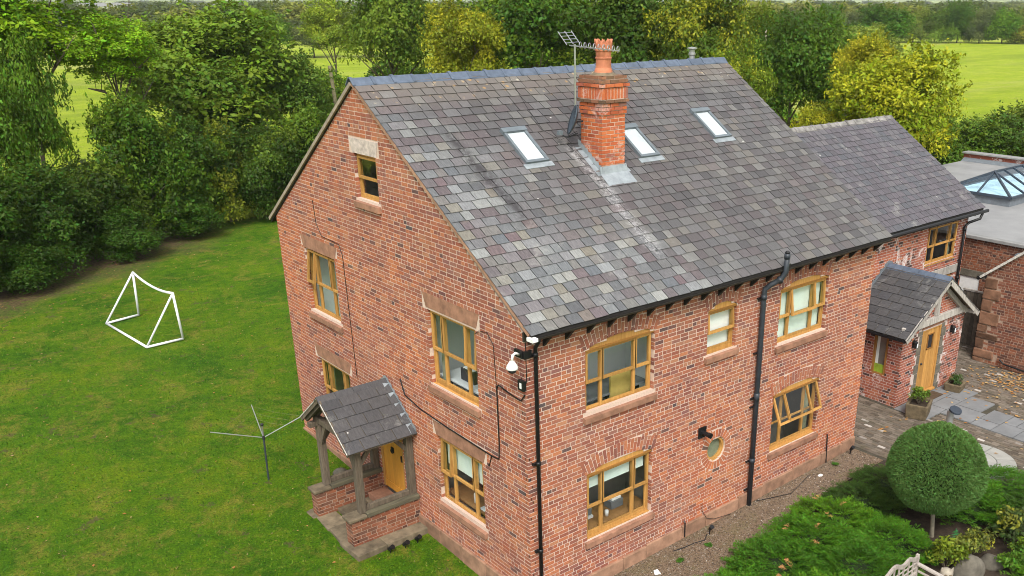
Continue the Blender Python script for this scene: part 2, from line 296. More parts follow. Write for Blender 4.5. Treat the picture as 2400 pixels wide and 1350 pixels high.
t = NT('blade', 0.7, 0.2); t.color(t.ramp(t.rnd(), [(0.0, (0.022, 0.08, 0.002)), (0.4, (0.055, 0.14, 0.003)), (0.8, (0.10, 0.18, 0.004)), (0.96, (0.14, 0.15, 0.02)), (1.0, (0.22, 0.18, 0.08))])); M['blade'] = t.m

# ------------------------------------------------------------------ geometry helpers
rng = random.Random(7)
def V(*a): return Vector(a)
class MB:
    def __init__(s): s.v = []; s.f = []; s.r = []
    def add(s, vs, fs, r=0.0):
        k = len(s.v); s.v += [tuple(p) for p in vs]
        for f in fs: s.f.append(tuple(i + k for i in f)); s.r.append(r)
    def hexa(s, c, r=0.0, back=True):        # c: 4 front corners then 4 back corners, same order
        fs = [(0, 1, 2, 3), (0, 4, 5, 1), (1, 5, 6, 2), (2, 6, 7, 3), (3, 7, 4, 0)]
        if back: fs.append((7, 6, 5, 4))
        s.add(c, fs, r)
    def box(s, x0, x1, y0, y1, z0, z1, r=0.0):
        s.hexa([(x0, y0, z0), (x1, y0, z0), (x1, y0, z1), (x0, y0, z1), (x0, y1, z0), (x1, y1, z0), (x1, y1, z1), (x0, y1, z1)], r)
    def beam(s, a, b, w, h, upv=(0, 0, 1), r=0.0):   # rectangular bar from a to b
        a = Vector(a); b = Vector(b); d = (b - a).normalized(); u = Vector(upv); sd = d.cross(u)
        if sd.length < 1e-4: sd = d.cross(Vector((1, 0, 0)))
        sd.normalize(); u = sd.cross(d); q = [sd * (-w / 2) + u * (-h / 2), sd * (w / 2) + u * (-h / 2), sd * (w / 2) + u * (h / 2), sd * (-w / 2) + u * (h / 2)]
        s.hexa([a + k for k in q] + [b + k for k in q], r)
    def tube(s, pts, rad, n=8, r=0.0, closed=False, caps=True):
        pts = [Vector(p) for p in pts]; rads = rad if isinstance(rad, (list, tuple)) else [rad] * len(pts); k0 = len(s.v); prev = None
        for i, p in enumerate(pts):
            d = (pts[min(i + 1, len(pts) - 1)] - pts[max(i - 1, 0)]) if not closed else (pts[(i + 1) % len(pts)] - pts[i - 1])
            d.normalize(); ref = prev if prev is not None else (Vector((0, 0, 1)) if abs(d.z) < 0.9 else Vector((1, 0, 0)))
            a = (ref - d * ref.dot(d)); a = a.normalized() if a.length > 1e-5 else d.orthogonal().normalized(); prev = a; b = d.cross(a)
            for j in range(n):
                t = 2 * math.pi * j / n; s.v.append(tuple(p + (a * math.cos(t) + b * math.sin(t)) * rads[i]))
        m = len(pts)
        for i in range(m if closed else m - 1):
            for j in range(n):
                i2 = (i + 1) % m; s.f.append((k0 + i * n + j, k0 + i * n + (j + 1) % n, k0 + i2 * n + (j + 1) % n, k0 + i2 * n + j)); s.r.append(r)
        if caps and not closed:
            s.f.append(tuple(k0 + j for j in range(n))[::-1]); s.r.append(r); s.f.append(tuple(k0 + (m - 1) * n + j for j in range(n))); s.r.append(r)
    def lathe(s, prof, c, n=16, r=0.0, cap=True):   # prof: (radius, z)
        k0 = len(s.v)
        for (ra, z) in prof:
            for j in range(n): t = 2 * math.pi * j / n; s.v.append((c[0] + ra * math.cos(t), c[1] + ra * math.sin(t), c[2] + z))
        for i in range(len(prof) - 1):
            for j in range(n): s.f.append((k0 + i * n + j, k0 + i * n + (j + 1) % n, k0 + (i + 1) * n + (j + 1) % n, k0 + (i + 1) * n + j)); s.r.append(r)
        if cap:
            s.f.append(tuple(k0 + j for j in range(n))[::-1]); s.r.append(r); s.f.append(tuple(k0 + (len(prof) - 1) * n + j for j in range(n))); s.r.append(r)
    def prism(s, poly, off, r=0.0):      # poly: 3d points of a planar polygon, off: extrusion vector
        n = len(poly); off = Vector(off); p = [Vector(q) for q in poly]
        s.add(p + [q + off for q in p], [tuple(range(n))[::-1], tuple(range(n, 2 * n))] + [(i, (i + 1) % n, (i + 1) % n + n, i + n) for i in range(n)], r)
    def build(s, name, mat, parent=None, smooth=False, bevel=0.0, **props):
        me = bpy.data.meshes.new(name); me.from_pydata(s.v, [], s.f)
        if any(s.r): a = me.attributes.new('rnd', 'FLOAT', 'FACE'); a.data.foreach_set('value', s.r)
        me.materials.append(M[mat]); o = bpy.data.objects.new(name, me); COL.objects.link(o)
        if smooth: me.polygons.foreach_set('use_smooth', [True] * len(me.polygons))
        if parent: o.parent = parent
        if bevel: b = o.modifiers.new('bevel', 'BEVEL'); b.width = bevel; b.segments = 2; b.limit_method = 'ANGLE'
        for k, v in props.items(): o[k] = v
        return o
def tag(o, label, cat, group=None, kind=None):
    if label: o['label'] = label
    if cat: o['category'] = cat
    if group: o['group'] = group
    if kind: o['kind'] = kind
    return o
def empty(name, loc=(0, 0, 0), label=None, cat=None, group=None, parent=None):
    o = bpy.data.objects.new(name, None); COL.objects.link(o); o.location = loc; o.empty_display_size = 0.2
    if parent: o.parent = parent
    return tag(o, label, cat, group)
def np_mesh(name, verts, faces, mat, rnd=None, clump=None):
    verts = np.asarray(verts, np.float32); faces = np.asarray(faces, np.int32); k = faces.shape[1]; n = len(faces)
    me = bpy.data.meshes.new(name); me.vertices.add(len(verts)); me.vertices.foreach_set('co', verts.ravel())
    me.loops.add(n * k); me.loops.foreach_set('vertex_index', faces.ravel()); me.polygons.add(n)
    me.polygons.foreach_set('loop_start', np.arange(n, dtype=np.int32) * k); me.polygons.foreach_set('loop_total', np.full(n, k, np.int32))
    me.update(calc_edges=True)
    for nm, arr in (('rnd', rnd), ('clump', clump)):
        if arr is not None: a = me.attributes.new(nm, 'FLOAT', 'FACE'); a.data.foreach_set('value', np.asarray(arr, np.float32))
    me.materials.append(M[mat]); return me
def put(name, me, parent=None, loc=(0, 0, 0), rot=(0, 0, 0), scale=(1, 1, 1), color=None):
    o = bpy.data.objects.new(name, me); COL.objects.link(o); o.location = loc; o.rotation_euler = rot; o.scale = scale
    if parent: o.parent = parent
    if color: o.color = color
    return o
def clamp(x, a=0.0, b=1.0): return max(a, min(b, x))
def gz(x, y):     # lie of the land
    return -0.25 + 0.25 * clamp(x / 10) * (1 - clamp(y / 10)) + 0.6 * clamp(y / 12)
def px_size(c):   # how large a piece shows from where the photograph was taken
    return 1.0 / (Vector(c) - CAM).length_squared

class Frame:      # a wall plane: u along it, n outward, z up
    def __init__(s, O, U, N): s.O = Vector(O); s.U = Vector(U); s.N = Vector(N)
    def p(s, u, n, z): return s.O + s.U * u + s.N * n + Vector((0, 0, z))
    def basis(s):
        U = s.U.copy()
        if U.cross(s.N).z < 0: U = -U
        return Matrix(((U.x, s.N.x, 0), (U.y, s.N.y, 0), (U.z, s.N.z, 1))).to_euler()
    def box(s, mb, u0, u1, n0, n1, z0, z1, r=0.0):
        mb.hexa([s.p(u0, n1, z0), s.p(u1, n1, z0), s.p(u1, n1, z1), s.p(u0, n1, z1), s.p(u0, n0, z0), s.p(u1, n0, z0), s.p(u1, n0, z1), s.p(u0, n0, z1)], r)
    def quad(s, mb, q, n1, n0, r=0.0, back=False):   # q: four (u, z) corners
        mb.hexa([s.p(u, n1, z) for u, z in q] + [s.p(u, n0, z) for u, z in q], r, back)
class Opening:
    def __init__(s, u0, u1, z0, z1, rise=0.0, arch=0.0, lintel=None, circle=None, sill=True):
        s.u0, s.u1, s.z0, s.z1, s.rise, s.arch, s.lintel, s.circle, s.sill = u0, u1, z0, z1, rise, arch, lintel, circle, sill
        s.uc = (u0 + u1) / 2; s.hw = (u1 - u0) / 2
    def top(s, u): return s.z1 + s.rise * (1 - ((u - s.uc) / s.hw) ** 2)
    def hole(s, u, z):
        if s.circle: return (u - s.uc) ** 2 + (z - s.circle[1]) ** 2 < s.circle[2] ** 2
        return (abs(u - s.uc) < s.hw) & (z > s.z0) & (z < s.top(u))
    def taken(s, u, z):     # bricks of the courses stay out of here
        h = s.hole(u, z)
        if s.circle: return (u - s.uc) ** 2 + (z - s.circle[1]) ** 2 < s.circle[3] ** 2
        if s.arch: h = h | ((z >= s.z1 - 0.01) & (z < s.top(u) + s.arch) & (abs(u - s.uc) < s.hw + 0.02 + 0.30 * (z - s.z1)))
        if s.lintel: h = h | ((z >= s.z1) & (z < s.z1 + s.lintel[0]) & (abs(u - s.uc) < s.hw + s.lintel[1]))
        if s.sill: h = h | ((z > s.z0 - 0.17) & (z <= s.z0) & (abs(u - s.uc) < s.hw + 0.07))
        return h
def spans(mask, us):
    m = np.concatenate([[False], mask, [False]]).astype(int); d = np.diff(m); a = np.where(d == 1)[0]; b = np.where(d == -1)[0]
    return [(us[i], us[j - 1]) for i, j in zip(a, b) if j - i > 2]

PIECES = []     # candidates for bricks that become objects of their own: (size, part, frame, uc, zc, length)
def brick_wall(part_name, parent, fr, lo, hi, z0, z1, ops, mat, mortar, seed, ch=0.080, L=0.215, keep=None, thick=0.11, skip=None, single=True):
    rg = random.Random(seed); mb = MB(); mo = MB(); ulo = min(lo(z0), lo(z1)); uhi = max(hi(z0), hi(z1)); us = np.arange(ulo, uhi + 0.005, 0.01); cand = []
    n = int((z1 - z0) / ch) + 1
    for k in range(n):
        a = z0 + k * ch; b = min(a + ch, z1)
        if b - a < 0.02: continue
        zm = (a + b) / 2; ins = (us >= lo(zm)) & (us <= hi(zm)); hole = np.zeros(len(us), bool); tk = np.zeros(len(us), bool)
        for o in ops: hole |= o.hole(us, zm); tk |= o.taken(us, zm)
        for s, e in spans(ins & ~hole, us):
            sb = lo(a) if s <= lo(zm) + 0.011 else s + 0.006; st = lo(b) if s <= lo(zm) + 0.011 else s + 0.006
            eb = hi(a) if e >= hi(zm) - 0.011 else e - 0.006; et = hi(b) if e >= hi(zm) - 0.011 else e - 0.006
            fr.quad(mo, [(sb, a), (eb, a), (et, b), (st, b)], -0.003, -thick, 0, True)
        head = (k % 5 == 3); u = ulo - rg.random() * 0.02 - (0 if k % 2 else 0.1125); lay = []
        if head: u -= 0.05
        while u < uhi:
            w = 0.1025 if (head or rg.random() < 0.10) else L
            w += rg.uniform(-0.006, 0.006) - .005; lay.append((u, u + w)); u += w + 0.0185
        free = spans(ins & ~tk, us); zj = 0.0083
        for s, e in free:
            slo = s <= lo(zm) + 0.011; shi = e >= hi(zm) - 0.011
            for (p, q) in lay:
                p2, q2 = max(p, s), min(q, e)
                if q2 - p2 < 0.009: continue
                if skip and skip((p2 + q2) / 2, zm): continue
                za = a + zj + rg.uniform(-.0015, .0015); zb = b - zj + rg.uniform(-.0015, .0015)
                sl = slo and p <= s + .01; sh = shi and q >= e - .01
                c = [(max(p2, lo(za)) if sl else p2, za), (min(q2, hi(za)) if sh else q2, za), (min(q2, hi(zb)) if sh else q2, zb), (max(p2, lo(zb)) if sl else p2, zb)]
                if c[1][0] - c[0][0] < .006 or c[2][0] - c[3][0] < .004: continue
                pr = 0.0005 + rg.random() * 0.0045; rv = rg.random()
                if single and p2 == p and q2 == q and w > 0: cand.append((px_size(fr.p((p + q) / 2, 0, zm)) * (q - p), (p + q) / 2, zm, q - p, c, pr, rv))
                else: fr.quad(mb, c, pr, -thick, rv)
    for o in ops:
        if o.arch:
            F = (o.uc, o.z1 - max(1.6, o.hw * 2.4)); m = max(5, int((o.u1 - o.u0 + 0.12) / 0.082)); t0 = math.atan2(o.hw + 0.05, o.z1 - F[1])
            for i in range(m):
                ta = -t0 + 2 * t0 * (i + 0.11) / m; tb = -t0 + 2 * t0 * (i + 0.89) / m
                def at(t, g):
                    r0 = (o.z1 - F[1]) / math.cos(t); u = F[0] + math.sin(t) * r0; uu = clamp(u, o.u0, o.u1); z = o.top(uu); rr = r0 + (z - o.z1) + g
                    return (F[0] + math.sin(t) * rr, F[1] + math.cos(t) * rr)
                cut = [0.0, 0.215, o.arch - 0.01] if i % 2 else [0.0, o.arch - 0.225, o.arch - 0.01]
                for g0, g1 in zip(cut[:-1], cut[1:]): fr.quad(mb, [at(ta, g0 + 0.008), at(tb, g0 + 0.008), at(tb, g1 - 0.008), at(ta, g1 - 0.008)], 0.006, -thick, rg.random())
        if o.circle:
            m = 26; cu, cz, ra, rb = o.circle
            for i in range(m):
                ta = 2 * math.pi * (i + .12) / m; tb = 2 * math.pi * (i + .88) / m
                fr.quad(mb, [(cu + math.cos(t) * g, cz + math.sin(t) * g) for t, g in ((ta, ra + .005), (tb, ra + .005), (tb, rb - .012), (ta, rb - .012))], 0.006, -thick, rg.random())
            for i in range(40):      # mortar behind the ring
                ta = 2 * math.pi * i / 40; tb = 2 * math.pi * (i + 1) / 40
                fr.quad(mo, [(cu + math.cos(t) * g, cz + math.sin(t) * g) for t, g in ((ta, ra), (tb, ra), (tb, rb), (ta, rb))], -0.0025, -thick, 0, True)
    w = mo.build(part_name, mortar, parent)
    PIECES.append((w, fr, cand, mb, mat, thick)); return w
BRICK_MESH = {}
def settle_bricks(budget):
    """the bricks that show largest become objects of their own, the others stay one mass per wall"""
    allc = sorted((c[0] for P in PIECES for c in P[2]), reverse=True); thr = allc[budget] if len(allc) > budget else 0
    for w, fr, cand, mb, mat, thick in PIECES:
        eu = fr.basis()
        for c in cand:
            if c[0] > thr:
                if mat not in BRICK_MESH:
                    t = MB(); t.hexa([(-.5, 0, -.0315), (.5, 0, -.0315), (.5, 0, .0315), (-.5, 0, .0315), (-.5, -.1, -.0315), (.5, -.1, -.0315), (.5, -.1, .0315), (-.5, -.1, .0315)], 0, False)
                    o = t.build('brick', mat); BRICK_MESH[mat] = o.data; bpy.data.objects.remove(o)
                b = put('brick', BRICK_MESH[mat], w, fr.p(c[1], c[5], c[2]), (eu.x, eu.y + rng.uniform(-.006, .006), eu.z), (c[3], 1, 1))
            else: fr.quad(mb, c[4], c[5], -thick, c[6])
        if mb.f: o = mb.build('brickwork', mat, w, kind='stuff')
    PIECES.clear()

# ------------------------------------------------------------------ windows
def sash(mb_f, mb_g, fr, u0, u1, z0, z1, n, w=0.05, d=0.045, tilt=0.0):
    """one casement: frame and its pane, hinged along the top edge when tilted outward"""
    def P(u, dn, z):
        h = z1 - z; return fr.p(u, n + dn * math.cos(tilt) + h * math.sin(tilt), z1 - h * math.cos(tilt) + dn * math.sin(tilt))
    def bx(a, b, c, e):
        mb_f.hexa([P(a, d, c), P(b, d, c), P(b, d, e), P(a, d, e), P(a, 0, c), P(b, 0, c), P(b, 0, e), P(a, 0, e)], rng.random())
    bx(u0, u0 + w, z0, z1); bx(u1 - w, u1, z0, z1); bx(u0 + w, u1 - w, z0, z0 + w * 1.15); bx(u0 + w, u1 - w, z1 - w, z1)
    q = [P(u0 + w - .004, d * .5, z0 + w), P(u1 - w + .004, d * .5, z0 + w), P(u1 - w + .004, d * .5, z1 - w + .004), P(u0 + w - .004, d * .5, z1 - w + .004)]
    nn = (q[1] - q[0]).cross(q[2] - q[1])
    mb_g.add(q, [(0, 1, 2, 3) if nn.dot(fr.N) > 0 else (3, 2, 1, 0)])
def window(parent, fr, o, cols=(0.24, 0.52, 0.24), tilts=None, blind=0.0, blind_mat='blind_green', room='room_paint', label=None, inset=0.075, sill_mat='sandstone', curtains=False, desk=True, frame_mat='oak', depth=0.95, panel=None):
    tilts = tilts or {}; u0, u1, z0, z1 = o.u0 + .004, o.u1 - .004, o.z0, o.z1 - .004; w = .045
    fm = MB(); fr.box(fm, u0, u0 + w, -inset - .07, -inset, z0, z1, .3); fr.box(fm, u1 - w, u1, -inset - .07, -inset, z0, z1, .5)
    fr.box(fm, u0 + w, u1 - w, -inset - .07, -inset, z0, z0 + .06, .7); fr.box(fm, u0 + w, u1 - w, -inset - .07, -inset, z1 - .05, z1, .2)
    fr.box(fm, u0 - .0, u1 + .0, -inset - .06, -inset + .05, z0 - .03, z0 - .002, .6)      # timber cill
    tot = sum(cols); iw = u1 - u0 - 2 * w; zt = z0 + .06 + (z1 - z0 - .11) * 0.47; x = u0 + w; xs = []
    for i, c in enumerate(cols):
        e = x + iw * c / tot; xs.append((x, e))
        if i < len(cols) - 1: fr.box(fm, e - .022, e + .022, -inset - .07, -inset - .006, z0 + .06, z1 - .05, .4)
        x = e
    W = fm.build('window', frame_mat, parent)
    if label: W['label'] = label
    for i, (a, e) in enumerate(xs):
        f, g = MB(), MB(); sash(f, g, fr, a + .004, e - .004, z0 + .062, zt, -inset - .05, .034, .04); s1 = f.build('sash', frame_mat, W); g.build('pane', 'glass', W)
        f, g = MB(), MB(); sash(f, g, fr, a - .012, e + .012, zt - .02, z1 - .045, -inset - .012, .047, .045, tilts.get(i, 0.0)); s2 = f.build('sash', frame_mat, W); g.build('pane', 'glass', W)
    if o.rise:
        h = MB(); m = 10; pts = [(u0 + (u1 - u0) * k / m, o.top(u0 + (u1 - u0) * k / m) - .003) for k in range(m + 1)]
        h.prism([fr.p(u0, -.022, z1 - .002)] + [fr.p(u, -.022, z) for u, z in pts[1:-1]] + [fr.p(u1, -.022, z1 - .002)], fr.N * -.1, .5)
        h.build('arch_board', frame_mat, W)
        d = MB(); fr.box(d, u0, u1, -.08, -.002, z1 - .035, z1 - .004, .2); d.build('drip_rail', 'oak_dark', W)
    if o.sill:
        s = MB(); a, b = o.u0 - .065, o.u1 + .065
        s.hexa([fr.p(a, .07, z0 - .165), fr.p(b, .07, z0 - .165), fr.p(b, .07, z0 - .055), fr.p(a, .07, z0 - .055), fr.p(a, -.09, z0 - .165), fr.p(b, -.09, z0 - .165), fr.p(b, -.09, z0 - .031), fr.p(a, -.09, z0 - .031)], .4)
        s.build('sill', sill_mat, W)
    if o.lintel:
        h, e = o.lintel[0], o.lintel[1]; l = MB()
        fr.quad(l, [(o.u0 - e * .25, o.z1 + .003), (o.u1 + e * .25, o.z1 + .003), (o.u1 + e - .012, o.z1 + h - .008), (o.u0 - e + .012, o.z1 + h - .008)], .006, -.1, .3, True)
        l.build('lintel', o.lintel[2] if len(o.lintel) > 2 else 'sandstone', W)
    # the room behind the glass
    a, b, zb, zt2 = o.u0 - .35, o.u1 + .35, o.z0 - .75, o.z1 + .2; n0, n1 = -.18, -.18 - depth
    rm = MB(); q = fr.p
    rm.add([q(a, n0, zb), q(a, n1, zb), q(a, n1, zt2), q(a, n0, zt2)], [(0, 1, 2, 3)]); rm.add([q(b, n0, zb), q(b, n1, zb), q(b, n1, zt2), q(b, n0, zt2)], [(0, 1, 2, 3)])
    rm.add([q(a, n1, zb), q(b, n1, zb), q(b, n1, zt2), q(a, n1, zt2)], [(0, 1, 2, 3)]); rm.add([q(a, n0, zt2), q(b, n0, zt2), q(b, n1, zt2), q(a, n1, zt2)], [(0, 1, 2, 3)])
    rm.add([q(a, n0, zb), q(b, n0, zb), q(b, n1, zb), q(a, n1, zb)], [(0, 1, 2, 3)])
    for (c, d, e, f) in ((a, o.u0, zb, zt2), (o.u1, b, zb, zt2), (o.u0, o.u1, zb, o.z0), (o.u0, o.u1, o.z1 + o.rise, zt2)): rm.add([q(c, n0, e), q(d, n0, e), q(d, n0, f), q(c, n0, f)], [(0, 1, 2, 3)])
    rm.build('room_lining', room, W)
    if blind:
        bl = MB(); n = -inset - .1
        for (c, d) in (xs if len(xs) > 1 else [(u0, u1)]): fr.box(bl, c + .01, d - .01, n - .004, n, z1 - .04 - blind * (z1 - z0), z1 - .01)
        bl.build('roller_blind_or_glare', blind_mat, W)
    if curtains:
        for s0, s1 in ((u0 + .02, u0 + .26), (u1 - .26, u1 - .02)):
            cm = MB(); m = 12
            top = [fr.p(s0 + (s1 - s0) * k / m, -inset - .16 + .02 * math.sin(k * 2.1), z1) for k in range(m + 1)]
            for k in range(m): cm.add([top[k], top[k + 1], top[k + 1] - V(0, 0, z1 - z0 + .2), top[k] - V(0, 0, z1 - z0 + .2)], [(0, 1, 2, 3)])
            cm.build('curtain', 'curtain_cloth', W, smooth=True)
    return W

# ------------------------------------------------------------------ ground
def sheet(name, xs, ys, mat, dz=0.0, inside=None, kind='structure'):
    idx = {}; v = []; f = []
    def vi(i, j):
        if (i, j) not in idx: idx[(i, j)] = len(v); v.append((xs[i], ys[j], gz(xs[i], ys[j]) + dz))
        return idx[(i, j)]
    for i in range(len(xs) - 1):
        for j in range(len(ys) - 1):
            if inside and not inside((xs[i] + xs[i + 1]) / 2, (ys[j] + ys[j + 1]) / 2): continue
            f.append((vi(i, j), vi(i + 1, j), vi(i + 1, j + 1), vi(i, j + 1)))
    me = bpy.data.meshes.new(name); me.from_pydata(v, [], f); me.materials.append(M[mat]); o = put(name, me); o['kind'] = kind; return o
fr_ = lambda a, b, n: [a + (b - a) * i / n for i in range(n + 1)]
fx = [-30000, -3000, -800, -200, -60] + fr_(-30, 30, 30) + [60, 120, 300, 900, 4000, 30000]
o = sheet('field', fx, fx, 'field', -0.06)
tag(o, 'bright yellow-green pasture stretching away beyond the trees', 'field')
def hedge_y(x): return 30.5 + 0.62 * x if x < 5.0 else 33.6 - 0.35 * (x - 5.0)
o = sheet('lawn', fr_(-26, 22, 48), fr_(-18, 38, 56), 'lawn', 0.0, lambda x, y: y < hedge_y(x) + 2.5 and not (x > 0.5 and -9 < y < 9))
tag(o, 'mossy green garden lawn beside the brick gable', 'lawn')
def gravel_in(x, y): return True
me = MB(); gp = [(-0.6, -0.02), (10.2, -0.02), (10.2, -0.95), (8.0, -0.95), (6.0, -1.15), (4.1, -1.5), (2.0, -1.9), (-0.6, -2.3)]
me.add([(x, y, gz(x, y) + .01) for x, y in gp], [tuple(range(len(gp)))[::-1]]); g = me.build('gravel_path', 'gravel', kind='structure')
tag(g, 'strip of brown pea gravel along the front wall', 'path')
bp = [(-0.6, -2.3), (2.0, -1.9), (4.1, -1.5), (6.0, -1.15), (8.0, -0.95), (10.2, -0.95), (10.9, -1.35), (11.2, -2.2), (11.4, -3.45), (12.0, -4.2), (13.0, -7), (12.0, -9), (-0.6, -9)]
me = MB(); me.add([(x, y, gz(x, y) + .006) for x, y in bp], [tuple(range(len(bp)))[::-1]]); s_ = me.build('planting_bed', 'soil', kind='structure')
tag(s_, 'dark soil of the planting bed under the junipers', 'soil')
yard = sheet('courtyard_paving', [10.2, 12, 14, 16, 18, 20.4], fr_(-6.5, 2.5, 18), 'sett_joint', -.004); tag(yard, 'weathered brick sett paving of the entrance courtyard', 'paving')
def pebbles():
    r = np.random.default_rng(3); n = 5200; x = r.uniform(-.4, 10.1, n); wide = np.interp(x, [-.4, 2, 4, 6, 8, 10.2], [2.1, 1.8, 1.4, 1.1, .9, .9]); y = -.08 - r.random(n) * (wide - .06)
    s = r.uniform(.008, .021, n); V8 = np.array([(-1, -1, 0), (1, -1, 0), (1, 1, 0), (-1, 1, 0), (0, 0, 1.1)]); F = np.array([(0, 1, 4), (1, 2, 4), (2, 3, 4), (3, 0, 4)])
    a = r.uniform(0, 6.28, n); ca, sa = np.cos(a), np.sin(a); z = np.array([gz(p, q) for p, q in zip(x, y)]) + .009; asp = r.uniform(.6, 1.2, n)
    vx = V8[None, :, 0] * s[:, None]; vy = V8[None, :, 1] * (s * asp)[:, None]
    v = np.stack([x[:, None] + vx * ca[:, None] - vy * sa[:, None], y[:, None] + vx * sa[:, None] + vy * ca[:, None], z[:, None] + V8[None, :, 2] * s[:, None]], -1).reshape(-1, 3)
    f = (F[None] + 5 * np.arange(n)[:, None, None]).reshape(-1, 3); me = np_mesh('pebbles', v, f, 'pebble', np.repeat(r.random(n), 4)); o = put('gravel', me); o['kind'] = 'stuff'; tag(o, 'loose brown and white pebbles on the gravel strip', 'gravel')
pebbles()
def turf():
    r = np.random.default_rng(5); n = 80000; x = r.uniform(-9, 3.5, n); y = r.uniform(-1, 27, n)
    ok = (y < np.where(x < 5, 27.5 + .62 * x, 30)) & ~((x > -.06) & (y < 9.9)) & ~((x > -1.75) & (x < .1) & (y > 3.5) & (y < 6.5)); keep = r.random(n) < np.clip(1.25 - y / 30, .3, 1); ok &= keep
    x, y = x[ok], y[ok]; n = len(x); a = r.uniform(0, 6.28, n); h = r.uniform(.015, .06, n); w = r.uniform(.008, .022, n); z = -.25 + .6 * np.clip(y / 12, 0, 1) - .006
    dx, dy = np.cos(a), np.sin(a); lx, ly = r.normal(0, .03, n), r.normal(0, .03, n)
    v = np.stack([np.stack([x - dx * w, y - dy * w, z], -1), np.stack([x + dx * w, y + dy * w, z], -1), np.stack([x + lx, y + ly, z + h], -1)], 1).reshape(-1, 3)
    me = np_mesh('turf', v, np.arange(3 * n).reshape(-1, 3), 'blade', r.random(n)); o = put('grass', me); o['kind'] = 'stuff'; tag(o, 'short tufts of grass and moss all over the lawn', 'grass')
turf()

# ------------------------------------------------------------------ main house
H = empty('brick_house', (0, 0, 0), 'tall red brick house with grey slate roof, chimney and oak windows', 'house')
GW, L_, EN, EF, AZ, AY = 9.75, 10.27, 5.44, 5.86, 9.02, 5.2
Gf = Frame((0, 0, 0), (0, 1, 0), (-1, 0, 0)); Ff = Frame((0, 0, 0), (1, 0, 0), (0, -1, 0))
LT = (0.30, 0.16)
g1 = Opening(6.865, 8.357, 3.82, 5.32, lintel=LT); g2 = Opening(1.456, 3.063, 3.61, 5.155, lintel=LT); g3 = Opening(1.447, 3.021, 1.0, 2.477, lintel=LT); g4 = Opening(6.769, 8.311, 1.215, 2.667, lintel=LT)
ga = Opening(4.58, 5.454, 6.87, 7.762, lintel=(0.30, 0.16, 'sandstone_pale'))
gdoor = Opening(4.56, 5.6, -0.4, 2.2, sill=False)
f1 = Opening(1.342, 3.042, 3.56, 4.81, .13, .31); f3 = Opening(1.364, 3.053, .9, 2.30, .13, .31); f2 = Opening(4.54, 5.393, 3.925, 4.84, .12, .31)
f4 = Opening(6.805, 8.498, 3.6, 4.84, .13, .31); f5 = Opening(6.848, 8.528, .99, 2.37, .13, .31); fo = Opening(4.7, 5.28, 1.38, 1.96, circle=(4.99, 1.67, .285, .475), sill=False)
gl = lambda z: 0.0 if z < EN else (z - EN) / (AZ - EN) * AY
gh = lambda z: GW if z < EF else GW - (z - EF) / (AZ - EF) * (GW - AY)
brick_wall('gable_wall', H, Gf, gl, gh, -0.4, AZ, [g1, g2, g3, g4, ga, gdoor], 'brick', 'mortar', 11)
brick_wall('front_wall', H, Ff, lambda z: 0.0, lambda z: L_, -0.4, 5.42, [f1, f2, f3, f4, f5, fo], 'brick', 'mortar', 12)
b = MB(); b.box(.12, L_, GW - .1, GW, -.4, EF); b.prism([(L_ - .1, .1, -.4), (L_ - .1, GW - .1, -.4), (L_ - .1, GW - .1, EF), (L_ - .1, AY, AZ), (L_ - .1, .1, EN)], (.1, 0, 0)); b.build('rear_wall', 'brick', H)
# windows (tilt = how far the top casement stands open)
window(H, Gf, g1, tilts={2: R(7)}, blind=0.0, depth=.6, room='room_paint', label='upper gable window by the lawn side, end casement ajar')
window(H, Gf, g2, tilts={0: R(3)}, curtains=True, label='upper gable window nearest the corner')
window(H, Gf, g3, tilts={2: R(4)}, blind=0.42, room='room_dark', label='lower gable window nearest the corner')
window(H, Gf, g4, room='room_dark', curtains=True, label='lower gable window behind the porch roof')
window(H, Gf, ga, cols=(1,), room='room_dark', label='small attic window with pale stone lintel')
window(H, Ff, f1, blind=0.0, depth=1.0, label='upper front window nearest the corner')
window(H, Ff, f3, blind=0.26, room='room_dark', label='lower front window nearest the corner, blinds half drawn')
window(H, Ff, f2, cols=(1,), tilts={0: R(5)}, blind=1.0, blind_mat='blind_white', label='single-light upper front window with white blind')
window(H, Ff, f4, tilts={1: R(8), 2: R(3)}, blind=0.93, label='upper front window right of the waste pipe')
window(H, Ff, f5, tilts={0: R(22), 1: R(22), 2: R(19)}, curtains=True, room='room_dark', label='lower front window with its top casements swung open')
# round window
cw = MB(); n = 32; cu, cz = 4.99, 1.67
for k in range(n):
    ta, tb = 2 * math.pi * k / n, 2 * math.pi * (k + 1) / n
    Ff.quad(cw, [(cu + math.cos(t) * g, cz + math.sin(t) * g) for t, g in ((ta, .225), (tb, .225), (tb, .283), (ta, .283))], -.04, -.11, .4, True)
rw = cw.build('round_window', 'oak', H); pg = MB(); pg.add([Ff.p(cu + math.cos(2 * math.pi * k / n) * .23, -.08, cz + math.sin(2 * math.pi * k / n) * .23) for k in range(n)], [tuple(range(n))]); pg.build('pane', 'glass', rw)
pg = MB(); pg.add([Ff.p(cu + math.cos(2 * math.pi * k / n) * .29, -.115, cz + math.sin(2 * math.pi * k / n) * .29) for k in range(n)], [tuple(range(n))]); pg.build('roller_blind_or_glare', 'curtain_cloth', rw)
